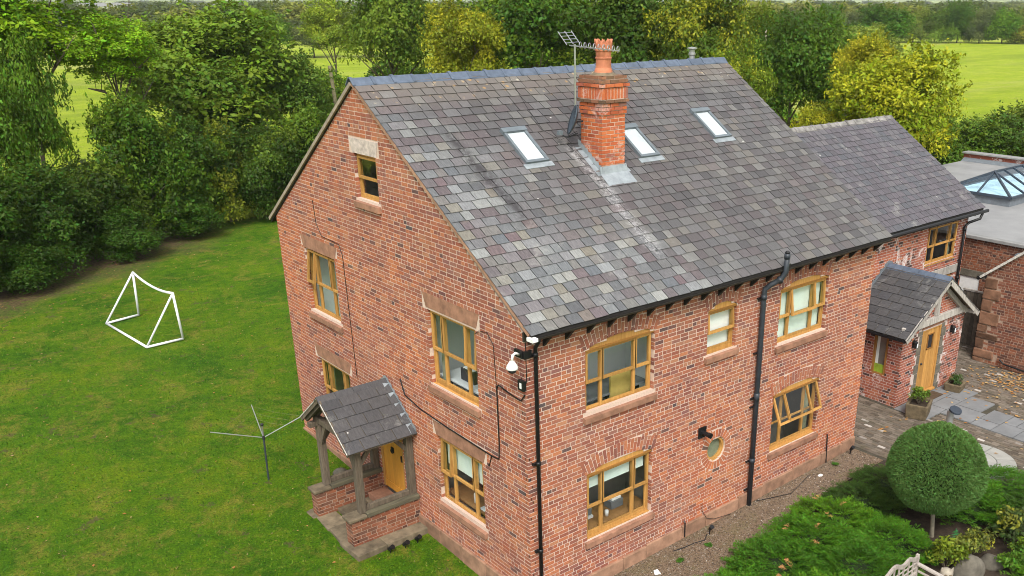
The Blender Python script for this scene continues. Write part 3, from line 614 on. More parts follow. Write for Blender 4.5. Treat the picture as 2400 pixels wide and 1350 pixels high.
# plinth stones
pr = random.Random(4)
u = 0.0
while u < L_:
    w = pr.uniform(.55, 1.15); e = min(u + w, L_); t = .03 + .025 * u; m = MB(); m.box(u + .006, e - .006, -.055 + pr.uniform(-.006, .006), .02, -.5, t + pr.uniform(-.01, .01) + .03, pr.random()); m.build('plinth_stone', 'plinth_stone', H, bevel=.012); u = e
u = -.05
while u < GW:
    w = pr.uniform(.6, 1.2); e = min(u + w, GW)
    if not (e > 4.35 and u < 5.8): m = MB(); m.box(-.055 + pr.uniform(-.006, .006), .02, u + .006, e - .006, -.5, .2 + pr.uniform(-.01, .01) + .01 * u, pr.random()); m.build('plinth_stone', 'plinth_stone', H, bevel=.012)
    u = e
# ------------------------------------------------------------------ slate roofs
def slate_roof(roof, O, U, S, N, length, slope, mat, expo, widths, seed, budget, pieces_name='slate', lap=.04, clip=None, th=.007):
    """courses of single slates; O eave corner, U along the eave, S up the slope, N outward"""
    rg = random.Random(seed); O, U, S, N = map(Vector, (O, U, S, N)); items = []; k = 0; s = 0.0
    while s < slope - .02:
        e = min(expo * rg.uniform(.97, 1.03), slope - s + .0); u = 0.0; first = True
        while u < length - .01:
            w = rg.choice(widths) * rg.uniform(.93, 1.07)
            if first and k % 2: w *= .5
            first = False; w = min(w, length - u)
            if length - u - w < .08: w = length - u
            if not (clip and clip(u + w / 2, s + e / 2)): items.append((u, w, s + rg.uniform(-.007, .007), e, rg.random(), rg.uniform(-.012, .012), rg.uniform(0, .006), rg.random() < .05))
            u += w
        s += expo; k += 1
    sz = [px_size(O + U * (i[0] + i[1] / 2) + S * (i[2] + i[3] / 2)) * i[1] for i in items]; order = sorted(range(len(items)), key=lambda q: -sz[q]); own = set(order[:budget])
    mb = MB(); me = None
    for q, (u, w, s, e, rv, tw, lift, chip) in enumerate(items):
        ln = e + lap; lo = .019 + lift
        if q in own:
            if me is None:
                t = MB(); t.hexa([(-.5, 0, 0), (.5, 0, 0), (.5, 1, 0), (-.5, 1, 0), (-.5, 0, -th), (.5, 0, -th), (.5, 1, -th), (-.5, 1, -th)]); tmp = t.build(pieces_name, mat); me = tmp.data; bpy.data.objects.remove(tmp)
            Sv = (S * ln - N * (lo - .003)).normalized(); Nv = U.cross(Sv).normalized()
            if Nv.dot(N) < 0: Nv = -Nv
            Uv = Sv.cross(Nv); rot = Matrix((Uv, Sv, Nv)).transposed() @ Matrix.Rotation(tw, 3, 'Z')
            o = put(pieces_name, me, roof, O + U * (u + w / 2) + S * s + N * lo, rot.to_euler(), (w - .016, ln, 1))
        else:
            a, b2 = u + .008, u + w - .008; d = tw * w
            c = [O + U * a + S * (s - d / 2) + N * lo, O + U * b2 + S * (s + d / 2) + N * lo, O + U * b2 + S * (s + ln) + N * .003, O + U * a + S * (s + ln) + N * .003]
            mb.hexa(c + [p - N * th for p in c], rv)
    if mb.f: mb.build('slating', mat, roof, kind='stuff')
TH = math.atan2(9.13 - 5.47, 5.2 + .27); SL_ = math.hypot(9.13 - 5.47, 5.47)
ru = MB(); x0, x1 = -.06, 10.47
ru.prism([(x0 + .03, -.26, 5.455), (x0 + .03, AY, 9.10), (x0 + .03, GW + .28, 5.66 + .08), (x0 + .03, GW + .28, 5.62), (x0 + .03, AY, 9.02), (x0 + .03, -.26, 5.40)], (x1 - x0 - .06, 0, 0))
roof = ru.build('roof', 'black_timber', H)
Sv = (0, math.cos(TH), math.sin(TH)); Nv = (0, -math.sin(TH), math.cos(TH))
CH = (3.88, 4.49, 2.45, 3.10)      # chimney footprint x0 x1 y0 y1
slate_roof(roof, (x0, -.27, 5.47), (1, 0, 0), Sv, Nv, x1 - x0, SL_ - .06, 'slate', .222, [.20, .25, .28, .31, .25, .34], 21, 300)
rr = MB(); rr.add([(x0, AY, 9.13), (x1, AY, 9.13), (x1, GW + .3, 5.76), (x0, GW + .3, 5.76)], [(0, 1, 2, 3)]); rr.build('rear_slope', 'slate', roof)
v_ = MB(); v_.beam((-.05, AY, 9.07), (-.05, GW + .3, 5.70), .04, .07); v_.build('verge_board', 'verge_stone', roof)
v_ = MB(); v_.beam((-.028, -.2, 5.46), (-.028, AY - .02, 9.065), .05, .05); v_.build('verge_mortar', 'plinth_stone', roof)
def ridge_run(parent, x0, x1, y, z, pitch_f, pitch_r, mat, seg, w=.19, cover=True):
    n = round((x1 - x0) / seg); st = (x1 - x0) / n
    for k in range(n):
        a, b2 = x0 + k * st, x0 + (k + 1) * st - .006; j = rng.uniform(-.008, .008); m = MB()
        def prof(g): return [(y - w * math.cos(pitch_f), z - w * math.sin(pitch_f) + .02 + g), (y - .02, z + .045 + g), (y + .02, z + .045 + g), (y + w * math.cos(pitch_r), z - w * math.sin(pitch_r) + .02 + g)]
        def bar(a, b2, g):
            p = prof(g); q = [(yy, zz - .025) for yy, zz in p][::-1]; m.prism([(a, yy, zz + j) for yy, zz in p + q], (b2 - a, 0, 0), rng.random() + .001)
        bar(a, b2, 0)
        if cover: bar(a - .02, a + .04, .018)
        m.build('ridge_tile', mat, parent)
ridge_run(roof, x0, x1, AY, 9.13, TH, R(37), 'ridge_clay', .44)
# eaves: fascia, gutter, rafter feet
g_ = MB(); g_.box(-.02, 10.4, -.03, .01, 5.30, 5.46); g_.build('fascia', 'gutter_brown', roof)
g_ = MB(); n = 8; pts = []
for k in range(n + 1): t = math.pi + math.pi * k / n; pts.append((-.29 + .055 * math.cos(t), 5.435 + .055 * math.sin(t)))
inn = [(-.29 + (y + .29) * .86, 5.435 + (z - 5.435) * .86) for y, z in pts[::-1]]
g_.prism([(-.05, y, z) for y, z in pts + inn], (10.45, 0, 0)); g_.build('gutter', 'gutter_brown', roof)
g_ = MB(); g_.box(-.09, .03, -.36, -.2, 5.385, 5.445); g_.build('gutter_end', 'white_paint', roof)
for k in range(21):
    x = .38 + k * .488; m = MB(); m.prism([(x, -.02, 5.41), (x, -.24, 5.43), (x, -.24, 5.37), (x, -.02, 5.13)], (.065, 0, 0), .3); m.build('rafter_foot', 'black_timber', roof)
# skylights
def skylight(x, y, w=.56, l=.97, label=None):
    O = Vector((x, y, 5.47 + (y + .27) * math.tan(TH))); U = V(1, 0, 0); S = Vector(Sv); N = Vector(Nv)
    def hx(mb, u0, u1, s0, s1, n0, n1): c = [O + U * u + S * s + N * n1 for u, s in ((u0, s0), (u1, s0), (u1, s1), (u0, s1))]; d = [O + U * u + S * s + N * n0 for u, s in ((u0, s0), (u1, s0), (u1, s1), (u0, s1))]; mb.hexa(c + d)
    m = MB(); hx(m, 0, .06, 0, l, 0, .075); hx(m, w - .06, w, 0, l, 0, .075); hx(m, .06, w - .06, 0, .065, 0, .07); hx(m, -.015, w + .015, l - .1, l + .02, 0, .095)
    W = m.build('skylight', 'velux_grey', roof)
    if label: W['label'] = label
    m = MB(); hx(m, -.07, w + .07, -.13, .0, .016, .027); m.build('apron', 'lead', W)
    m = MB(); hx(m, .06, w - .06, .065, l - .1, .0, .042); m.build('roller_blind_or_glare', 'skylight_glare', W)  # no blind here: pale sheet painted as bright sky reflected in the pane
    m = MB(); q = [O + U * u + S * s + N * .055 for u, s in ((.055, .06), (w - .055, .06), (w - .055, l - .095), (.055, l - .095))]; m.add(q, [(0, 1, 2, 3)]); m.build('pane', 'glass_skylight', W)
skylight(2.3, 2.89, label='skylight left of the chimney'); skylight(5.14, 2.665, label='skylight half hidden behind the chimney'); skylight(7.68, 2.89, label='skylight nearest the ridge end')
# chimney
cb = MB(); x0c, x1c, y0c, y1c = CH; cb.box(x0c + .005, x1c - .005, y0c + .005, y1c - .005, 6.9, 9.05); chim = cb.build('chimney', 'mortar_chimney', H); chim['label'] = 'square orange brick chimney stack with corbelled mossy top'
cr = random.Random(9); crest = MB(); old = MB()
def ring(z, h, out, vert=False, mat=None):
    mb = {None: crest, 'm': old}[mat]; xa, xb, ya, yb = x0c - out, x1c + out, y0c - out, y1c + out
    for face in range(4):
        ln = (xb - xa) if face in (0, 2) else (yb - ya); u = 0; step = .082 if vert else (.225 if int(z * 100) % 2 else .225); u0 = -.11 if (int(round(z / .075)) % 2 and not vert) else 0
        u = u0
        while u < ln - .02:
            a, b2 = max(0, u), min(ln, u + step - (.022 if vert else .016)); u += step
            if b2 - a < .03: continue
            p = .0 + cr.uniform(-.003, .006); za, zb = z + .008, z + h - .008
            if face == 0: mb.box(xa + a, xa + b2, ya - p, ya + .09, za, zb, cr.random())
            elif face == 2: mb.box(xa + a, xa + b2, yb - .09, yb + p, za, zb, cr.random())
            elif face == 1: mb.box(xb - .09, xb + p, ya + a, ya + b2, za, zb, cr.random())
            else: mb.box(xa - p, xa + .09, ya + a, ya + b2, za, zb, cr.random())
z = 6.93; CHB = []
while z < 8.6: ring(z, .075, .0 if z < 8.42 else .02); z += .075
ring(z, .07, .055, mat='m'); z += .07; ring(z, .225, .04, True); z += .225; ring(z, .075, .062, mat=None); z += .075; ring(z, .075, .04, mat='m'); z += .075; ring(z, .07, .02, mat='m'); ztop = z + .07
# courses of the stack: each brick its own piece on the two faces in view
k = 0
for mb, mat in ((crest, 'brick_chimney'), (old, 'brick_mossy')): mb.build('brickwork', mat, chim, kind='stuff')
m = MB(); m.box(x0c - .034, x1c + .034, y0c - .034, y1c + .034, 8.66, 8.94); m.box(x0c - .01, x1c + .01, y0c - .01, y1c + .01, 8.9, ztop - .015); m.build('corbel_core', 'mortar_chimney', chim)
m = MB(); pc = (4.2, 2.78, ztop - .02); m.lathe([(.30, 0), (.27, .02), (.2, .06), (.17, .065)], pc, 20); m.build('flaunching', 'flag_old', chim, smooth=True)
m = MB(); m.lathe([(.185, 0), (.175, .05), (.155, .1), (.15, .26), (.165, .27), (.165, .29), (.15, .30), (.155, .40), (.17, .41), (.17, .43), (.165, .44), (.175, .52), (.175, .55), (.12, .55), (.11, .3)], (4.2, 2.78, ztop + .03), 24, cap=False)
for k in range(10):
    ta = 2 * math.pi * (k) / 10; tb = 2 * math.pi * (k + 1) / 10; tm = (ta + tb) / 2; P_ = lambda t, r, z: (4.2 + r * math.cos(t), 2.78 + r * math.sin(t), ztop + .03 + z)
    m.add([P_(ta, .175, .54), P_(tb, .175, .54), P_(tm, .185, .63), P_(ta, .135, .54), P_(tb, .135, .54), P_(tm, .145, .63)], [(0, 1, 2), (5, 4, 3), (0, 2, 5, 3), (2, 1, 4, 5)])
m.build('chimney_pot', 'terracotta', chim)
# lead apron and stepped flashing
rz = lambda y: 5.47 + (y + .27) * math.tan(TH)
m = MB(); m.add([(3.82, 2.44, rz(2.44) + .16), (4.53, 2.44, rz(2.44) + .16), (4.56, 2.40, rz(2.42) + .03), (4.57, 2.14, rz(2.14) + .025), (3.80, 2.14, rz(2.14) + .025), (3.80, 2.40, rz(2.42) + .03)], [(0, 1, 2, 5), (5, 2, 3, 4)]); m.build('lead_apron', 'lead', chim)
for s, xx in ((-1, x0c - .012), (1, x1c + .012)):
    m = MB(); y = 2.42
    while y < 3.1: m.add([(xx, y, rz(y)), (xx, y + .11, rz(y + .11)), (xx, y + .11, rz(y) + .20), (xx, y, rz(y) + .16)], [(0, 1, 2, 3)]); y += .11
    m.add([(xx, 2.4, rz(2.4) + .022), (xx, 3.12, rz(3.12) + .022), (xx + s * .13, 3.12, rz(3.12) + .024), (xx + s * .13, 2.4, rz(2.4) + .024)], [(0, 1, 2, 3)]); m.build('stepped_flashing', 'lead', chim)
# downpipes
def pipe(parent, name, pts, r, mat, rings=(), ringr=1.3, boss=None):
    m = MB(); m.tube(pts, r, 10); o = m.build(name, mat, parent, smooth=True)
    for (p, d) in rings: k = MB(); p = Vector(p); d = Vector(d); k.tube([p - d, p + d], r * ringr, 10); k.build('collar', mat, o, smooth=True)
    return o
dp = pipe(H, 'downpipe', [(.10, -.29, 5.40), (.11, -.26, 5.33), (.15, -.12, 5.2), (.17, -.09, 5.1), (.165, -.09, -.2)], .036, 'black_plastic', [((.166, -.09, z), (0, 0, .035)) for z in (5.05, 3.0, 1.2)])
for z in (5.02, 2.97, 1.17): m = MB(); m.box(.085, .245, -.055, .0, z - .012, z + .03); m.build('pipe_clip', 'black_plastic', dp)
dp = pipe(H, 'waste_pipe', [(6.42, -.38, 5.78), (6.42, -.38, 5.40), (6.36, -.32, 5.24), (6.22, -.18, 5.12), (6.13, -.10, 5.02), (6.12, -.095, 4.9), (6.12, -.095, -.18)], .056, 'grey_pipe', [((6.42, -.38, 5.72), (0, 0, .05)), ((6.34, -.30, 5.22), (.03, .03, .03)), ((6.12, -.095, 4.85), (0, 0, .05)), ((6.12, -.095, 2.6), (0, 0, .09)), ((6.12, -.095, 1.05), (0, 0, .05))], 1.16)
m = MB(); m.lathe([(.05, 0), (.058, .02), (.03, .05)], (6.42, -.38, 5.78), 12); m.build('cowl', 'black_plastic', dp)
for z in (4.82, 3.6, 2.55, 2.35, 1.02, .3): m = MB(); m.box(6.0, 6.24, -.05, .0, z - .012, z + .012); m.build('pipe_clip', 'black_plastic', dp)
# boiler flue
m = MB(); m.box(4.40, 4.62, -.03, .0, 2.10, 2.34); vf = m.build('flue_terminal', 'black_plastic', H)
m = MB(); m.tube([(4.51, -.02, 2.22), (4.51, -.2, 2.22), (4.51, -.21, 2.22), (4.51, -.26, 2.22)], [.05, .05, .06, .06], 14); m.build('flue_pipe', 'black_plastic', vf)
# roof flue behind the ridge
m = MB(); m.lathe([(.085, 0), (.085, .5), (.07, .52), (.07, .6), (.09, .62), (.09, .66), (.07, .68), (.07, .74), (.125, .76), (.125, .785), (.02, .81)], (9.72, 5.62, 8.62), 16); m.build('roof_flue', 'steel', roof, smooth=False)
# cables on the gable
def cable(pts, r, parent=H, mat='black_plastic', name='cable'):
    m = MB(); m.tube(pts, r, 5); return m.build(name, mat, parent)
cable([(-.015, 4.35, 3.3), (-.016, 4.2, 2.98), (-.016, 3.6, 2.86), (-.016, 2.6, 2.8), (-.016, 1.1, 2.76), (-.016, .86, 2.78), (-.016, .83, 3.1), (-.016, .83, 4.2), (-.016, .78, 4.28), (-.02, .4, 4.22), (-.03, .1, 4.2), (-.03, -.03, 4.35)], .013)
cable([(-.015, 1.25, 2.55), (-.016, 1.2, 2.5), (-.016, 1.15, 2.62), (-.016, 1.1, 2.76)], .01)
cable([(-.014, .84, 4.2), (-.014, .88, 5.0), (-.014, 1.05, 5.18), (-.02, 1.3, 5.15), (-.014, 1.45, 5.05)], .006)
cable([(-.012, 7.6, 6.5), (-.012, 7.55, 6.0), (-.012, 7.35, 5.75), (-.012, 6.55, 5.72), (-.012, 6.42, 5.5), (-.012, 6.35, 2.7)], .007)
# security camera at the corner
sc = empty('security_camera', (-.02, .1, 5.0), 'white dome security camera on a black bracket at the house corner', 'camera')
def loc(parent, mb, name, mat, smooth=False):
    o = mb.build(name, mat, parent, smooth=smooth); o.data.transform(Matrix.Translation(-parent.location)); return o
m = MB(); m.box(-.05, -.008, .0, .22, 5.0, 5.13); m.box(-.03, .12, -.05, -.008, 5.0, 5.13); loc(sc, m, 'bracket', 'black_plastic')
m = MB(); m.tube([(-.05, .08, 5.06), (-.14, .06, 5.11), (-.2, .05, 5.09), (-.22, .05, 4.99)], .024, 8); loc(sc, m, 'arm', 'white_paint', True)
m = MB(); m.lathe([(.024, 5.0), (.045, 4.98), (.08, 4.93), (.10, 4.885), (.104, 4.855), (.08, 4.845)], (-.22, .05, 0), 18); loc(sc, m, 'dome', 'white_paint', True)
m = MB(); m.lathe([(.08, 4.845), (.065, 4.80), (.03, 4.775)], (-.22, .05, 0), 14); loc(sc, m, 'lens', 'dark_thing', True)
jb = empty('junction_box', (-.02, .0, 4.45), 'black junction box with a white cover below the dome camera', 'box')
m = MB(); m.box(-.07, -.008, -.04, .12, 4.42, 4.6); loc(jb, m, 'case', 'black_plastic'); m = MB(); m.box(-.078, -.071, .01, .06, 4.46, 4.56); loc(jb, m, 'cover', 'white_paint')
cable([(.02, -.02, 5.0), (.02, -.02, 5.35)], .008); cable([(.02, -.02, 4.55), (.02, -.02, 5.0)], .008)
settle_bricks(300)

# ------------------------------------------------------------------ timber porch on the gable
PO = empty('timber_porch', (0, 0, 0), 'small oak-framed porch with slate roof over the yellow gable door', 'porch')
def slabs(parent, rects, mat, z0, name='flagstone', bev=.015):
    for (a, b, c, d, h) in rects:
        m = MB(); j = lambda: rng.uniform(-.035, .035); m.hexa([(a + j(), c + j(), h), (b + j(), c + j(), h), (b + j(), d + j(), h + rng.uniform(-.01, .01)), (a + j(), d + j(), h), (a, c, z0), (b, c, z0), (b, d, z0), (a, d, z0)], rng.random()); m.build(name, mat, parent, bevel=bev)
slabs(PO, [(-1.72, -1.05, 3.62, 4.35, .06), (-1.03, .0, 3.62, 3.97, .07), (-1.70, -1.2, 4.37, 5.0, .07), (-1.68, -1.2, 5.02, 5.62, .06), (-1.72, -1.05, 5.64, 6.2, .05), (-1.03, 0, 5.9, 6.15, .05), (-1.18, -.55, 4.27, 5.0, .12), (-1.18, -.55, 5.02, 5.59, .12), (-.53, .0, 4.27, 5.59, .14)], 'flag_old', -.25)
m = MB(); m.box(-.45, -.02, 4.62, 5.5, .14, .29); m.build('doorstep', 'sandstone', PO, bevel=.015)
for (ya, yb, sd) in ((3.98, 4.26, 1), (5.60, 5.88, 2)):
    # dwarf walls, coped with a stone-coloured timber cill
    fa = Frame((0, ya, 0), (1, 0, 0), (0, -1, 0)); fb = Frame((0, yb, 0), (1, 0, 0), (0, 1, 0)); fc = Frame((-1.6, 0, 0), (0, 1, 0), (-1, 0, 0))
    brick_wall('dwarf_wall', PO, fa, lambda z: -1.6, lambda z: -.01, -.05, .62, [], 'brick_old', 'mortar_old', 40 + sd)
    brick_wall('dwarf_wall', PO, fb, lambda z: -1.6, lambda z: -.01, -.05, .62, [], 'brick_old', 'mortar_old', 50 + sd)
    brick_wall('dwarf_wall', PO, fc, lambda z, a=ya: a, lambda z, b=yb: b, -.05, .62, [], 'brick_old', 'mortar_old', 60 + sd)
    m = MB(); m.box(-1.66, -1.25, ya - .04, yb + .04, .625, .70, .2); m.build('coping_stone', 'flag_old', PO, bevel=.02)
    m = MB(); m.box(-1.245, -.005, ya - .03, yb + .03, .625, .73, .6); m.build('timber_cill', 'oak_mossy', PO, bevel=.012)
    yc = (ya + yb) / 2
    for xx in (-1.28, -.09):
        m = MB(); m.box(xx - .075, xx + .075, yc - .075, yc + .075, .705, 2.16, rng.random()); m.build('post', 'oak_grey', PO, bevel=.01)
    m = MB(); m.beam((-1.2, yc, .79), (-.17, yc, .79), .10, .11, r=.3); m.build('rail', 'oak_grey', PO, bevel=.008)
    m = MB(); m.beam((-1.52, yc, 2.205), (-.0, yc, 2.205), .13, .11, r=.4); m.build('wall_plate', 'oak_grey', PO, bevel=.008)
    for (p, q) in (((-1.22, yc, 1.8), (-.92, yc, 2.16)), ((-.15, yc, 1.8), (-.45, yc, 2.16))): m = MB(); m.beam(p, q, .06, .09, r=.5); m.build('brace', 'oak_grey', PO)
m = MB(); m.beam((-1.30, 4.02, 2.30), (-1.30, 5.86, 2.30), .12, .13, r=.6); m.build('tie_beam', 'oak_grey', PO, bevel=.01)
m = MB(); m.beam((-1.3, 4.2, 1.75), (-1.3, 4.5, 2.24), .05, .09); m.build('brace', 'oak_grey', PO); m = MB(); m.beam((-1.3, 5.68, 1.75), (-1.3, 5.4, 2.24), .05, .09); m.build('brace', 'oak_grey', PO)
m = MB(); m.beam((-1.3, 4.98, 2.37), (-1.3, 4.98, 2.92), .1, .1, upv=(1, 0, 0)); m.build('king_post', 'oak_grey', PO)
for xx in (-1.48, -1.30, -.7, -.06):
    for sy in (-1.04, .90): m = MB(); m.beam((xx, 4.98 + sy, 2.98 - abs(sy) * .768), (xx, 4.98, 2.98), .07, .10, r=.5); m.build('rafter', 'oak_grey', PO)
pr_ = MB(); RY, RZ, EY, EZ, EYL = 4.98, 3.08, 1.12, 2.22, .98; EZL = RZ - EYL * (RZ - EZ) / EY
pr_.prism([(-1.54, RY - EY, EZ), (-1.54, RY, RZ), (-1.54, RY + EYL, EZL), (-1.54, RY + EYL, EZL - .03), (-1.54, RY, RZ - .035), (-1.54, RY - EY, EZ - .03)], (1.54, 0, 0)); proof = pr_.build('porch_roof', 'oak_grey', PO)
th = math.atan2(RZ - EZ, EY); sl = math.hypot(RZ - EZ, EY)
slate_roof(proof, (-1.58, RY - EY - .02, EZ + .005), (1, 0, 0), (0, math.cos(th), math.sin(th)), (0, -math.sin(th), math.cos(th)), 1.58, sl - .05, 'slate_porch', .27, [.36, .40, .43], 31, 300, lap=.02, th=.012)
slate_roof(proof, (-1.58, RY + EYL + .02, EZL + .005), (1, 0, 0), (0, -math.cos(th), math.sin(th)), (0, math.sin(th), math.cos(th)), 1.58, sl * EYL / EY - .05, 'slate_porch', .27, [.36, .40, .43], 32, 300, lap=.02, th=.012)
for k in range(4):
    m = MB(); a = -1.60 + k * .40; w = .17; m.prism([(a, RY - w * math.cos(th), RZ - w * math.sin(th) + .025), (a, RY, RZ + .045), (a, RY + w * math.cos(th), RZ - w * math.sin(th) + .025), (a, RY + w * math.cos(th), RZ - w * math.sin(th)), (a, RY, RZ + .02), (a, RY - w * math.cos(th), RZ - w * math.sin(th))], (.393, 0, 0), .3 + .1 * k); m.build('ridge_tile', 'slate_porch', proof)
for sy, EY, EZ in ((-1, EY, EZ), (1, EYL, EZL)):
    m = MB(); m.beam((-1.56, RY + sy * EY, EZ - .03), (-1.56, RY, RZ - .03), .03, .10); m.build('barge_board', 'oak_grey', proof)
    m = MB(); m.beam((-1.585, RY + sy * (EY + .01), EZ + .012), (-1.585, RY, RZ + .012), .012, .02); m.build('verge_trim', 'old_white', proof)
    f = MB(); k = 0; n = 9
    for k in range(n):
        y = RY + sy * (EY - EY * k / n); y2 = RY + sy * (EY - EY * (k + 1) / n); z = EZ + (RZ - EZ) * k / n; z2 = EZ + (RZ - EZ) * (k + 1) / n
        f.add([(-.02, y, z), (-.02, y2, z2), (-.02, y2, z2 + .10), (-.02, y, z + .15)], [(0, 1, 2, 3)])
    f.add([(-.021, RY + sy * EY, EZ + .025), (-.021, RY, RZ + .03), (-.14, RY, RZ + .035), (-.14, RY + sy * EY, EZ + .03)], [(0, 1, 2, 3)]); f.build('stepped_flashing', 'lead', proof)
# plank door on the gable
GD = MB(); Gf.box(GD, 4.56, 4.64, -.10, -.02, .29, 2.2, .3); Gf.box(GD, 5.52, 5.60, -.10, -.02, .29, 2.2, .5); Gf.box(GD, 4.64, 5.52, -.10, -.02, 2.12, 2.2, .6)
gd = GD.build('plank_door', 'oak', H); gd['label'] = 'yellow oak plank door under the timber porch'
for k in range(7): m = MB(); a = 4.642 + k * .1255; Gf.box(m, a + .002, a + .1235, -.085, -.045, .30, 2.118, rng.random()); m.build('plank', 'oak_door', gd)
m = MB(); Gf.box(m, 4.64, 5.52, -.043, -.03, .30, .46, .5); m.build('weather_board', 'oak_door', gd)
m = MB(); Gf.box(m, 5.03, 5.13, -.045, -.02, 1.30, 1.42); m.tube([Gf.p(5.08 + .05 * math.cos(t), -.015, 1.33 + .05 * math.sin(t)) for t in np.linspace(0, 6.28, 12)], .01, 6); m.build('knocker', 'black_plastic', gd)
m = MB(); Gf.box(m, 5.40, 5.52, -.044, -.022, 1.68, 1.82); m.build('hinge', 'black_plastic', gd); m = MB(); Gf.box(m, 4.66, 4.72, -.044, -.02, 1.2, 1.34); m.build('latch', 'black_plastic', gd)
m = MB(); Gf.box(m, 4.5, 5.66, -.3, -.11, -.4, 2.25); m.build('door_lining', 'room_dark', gd)
settle_bricks(300)
# ------------------------------------------------------------------ rear wing
WG = empty('house_wing', (0, 0, 0), 'lower set-back brick wing with purple slate roof', 'building')
Wf = Frame((0, 2.3, 0), (1, 0, 0), (0, -1, 0)); WX = 19.0
w1 = Opening(16.72, 18.42, 3.12, 4.30, sill=False); w2 = Opening(16.95, 18.5, 1.25, 2.56, lintel=None, sill=False); wt = Opening(16.7, 18.75, 2.565, 2.86, sill=False)
brick_wall('front_wall', WG, Wf, lambda z: 12.4, lambda z: WX, -.3, 4.52, [w1, w2, wt], 'brick_wing', 'mortar_wing', 71)
b = MB(); b.prism([(WX - .1, 2.4, -.3), (WX - .1, 9.2, -.3), (WX - .1, 9.2, 4.5), (WX - .1, 5.75, 6.88), (WX - .1, 2.4, 4.5)], (.1, 0, 0)); b.box(10.3, 12.41, 2.3, 2.4, -.3, 4.5); b.box(10.3, WX - .1, 9.1, 9.2, -.3, 4.5); b.build('side_wall', 'brick_wing', WG)
window(WG, Wf, w1, inset=.02, room='room_dark', curtains=True, label='oak window high under the wing eaves', depth=1.0)
window(WG, Wf, w2, inset=.05, room='room_dark', label='lower wing window above the entrance porch', depth=1.0)
m = MB(); Wf.box(m, 16.7, 18.75, -.1, .03, 2.60, 2.86, .4); m.build('timber_lintel', 'barn_white', WG, bevel=.01)
wr = MB(); wr.prism([(10.5, 2.06, 4.54), (10.5, 5.75, 6.97), (10.5, 9.45, 4.54), (10.5, 9.45, 4.48), (10.5, 5.75, 6.90), (10.5, 2.06, 4.48)], (8.9, 0, 0)); wroof = wr.build('roof', 'black_timber', WG)
tw = math.atan2(6.99 - 4.55, 5.75 - 2.04); slw = math.hypot(6.99 - 4.55, 5.75 - 2.04)
slate_roof(wroof, (10.5, 2.04, 4.555), (1, 0, 0), (0, math.cos(tw), math.sin(tw)), (0, -math.sin(tw), math.cos(tw)), 8.98, slw - .05, 'slate_wing', .225, [.21, .25, .28, .32], 72, 300, clip=lambda u, s: u < 1.5)
rr = MB(); rr.add([(10.5, 5.75, 7.0), (19.48, 5.75, 7.0), (19.48, 9.5, 4.53), (10.5, 9.5, 4.53)], [(0, 1, 2, 3)]); rr.build('rear_slope', 'slate_wing', wroof)
ridge_run(wroof, 10.5, 19.48, 5.75, 6.99, tw, tw, 'ridge_old', .42)
m = MB(); m.box(10.4, 19.4, 2.2, 2.29, 4.33, 4.50); m.build('fascia', 'gutter_brown', wroof)
m = MB(); m.tube([(10.4, 1.99, 4.48), (19.55, 1.99, 4.46)], .055, 8); m.build('gutter', 'black_plastic', wroof)
for k in range(15): m = MB(); x = 13.0 + k * .44; m.prism([(x, 2.2, 4.47), (x, 2.06, 4.49), (x, 2.06, 4.43), (x, 2.2, 4.30)], (.07, 0, 0)); m.build('rafter_foot', 'oak_mossy', wroof)
dp = pipe(WG, 'downpipe', [(19.25, 1.99, 4.42), (19.2, 2.02, 4.25), (18.85, 2.18, 4.15), (18.72, 2.22, 4.05), (18.72, 2.22, .02)], .042, 'black_plastic', [((18.72, 2.22, z), (0, 0, .04)) for z in (3.95, 2.4, 1.0)])
# ------------------------------------------------------------------ entrance porch
EP = empty('entrance_porch', (0, 0, 0), 'brick entrance porch with slate roof, oak door and bleached gable timbers', 'porch')
PX0, PX1, PY, PE, PRX, PRZ = 13.2, 16.4, .65, 2.24, 14.72, 3.46
Pl = Frame((PX0, 0, 0), (0, 1, 0), (-1, 0, 0)); Pf = Frame((0, PY, 0), (1, 0, 0), (0, -1, 0)); Pr = Frame((PX1, 0, 0), (0, 1, 0), (1, 0, 0))
pw = Opening(1.09, 1.53, .80, 2.06, sill=False); pd = Opening(14.19, 15.2, -.3, 2.08, sill=False)
def quo(u, z): return (13.93 < u < 14.2 or 15.19 < u < 15.45) and z < 2.1 or (14.15 < u < 15.25 and 2.07 < z < 2.22)
brick_wall('side_wall', EP, Pl, lambda z: PY, lambda z: 2.3, -.2, PE, [pw], 'brick_wing', 'mortar_wing', 81)
brick_wall('front_wall', EP, Pf, lambda z: PX0 if z < PE else PX0 + (z - PE) / (PRZ - PE) * (PRX - PX0), lambda z: PX1 if z < PE else PX1 - (z - PE) / (PRZ - PE) * (PX1 - PRX), -.2, PRZ - .03, [pd], 'brick_wing', 'mortar_wing', 82, skip=lambda u, z: quo(u, z))
b = MB(); b.box(PX1 - .1, PX1, PY + .1, 2.3, -.2, PE); b.build('side_wall', 'brick_wing', EP)
z = -.02; k = 0
while z < 2.06:
    h = rng.uniform(.24, .34); h = min(h, 2.07 - z)
    for (a, b2) in ((14.185 - (.24 if k % 2 else .15), 14.185), (15.205, 15.205 + (.15 if k % 2 else .24))): m = MB(); Pf.box(m, a, b2, -.1, .012, z + .006, z + h - .006, rng.random()); m.build('jamb_stone', 'boulder_stone', EP, bevel=.012)
    z += h; k += 1
m = MB(); Pf.box(m, 14.12, 15.27, -.1, .01, 2.085, 2.2, .3); m.build('door_head', 'sandstone', EP)
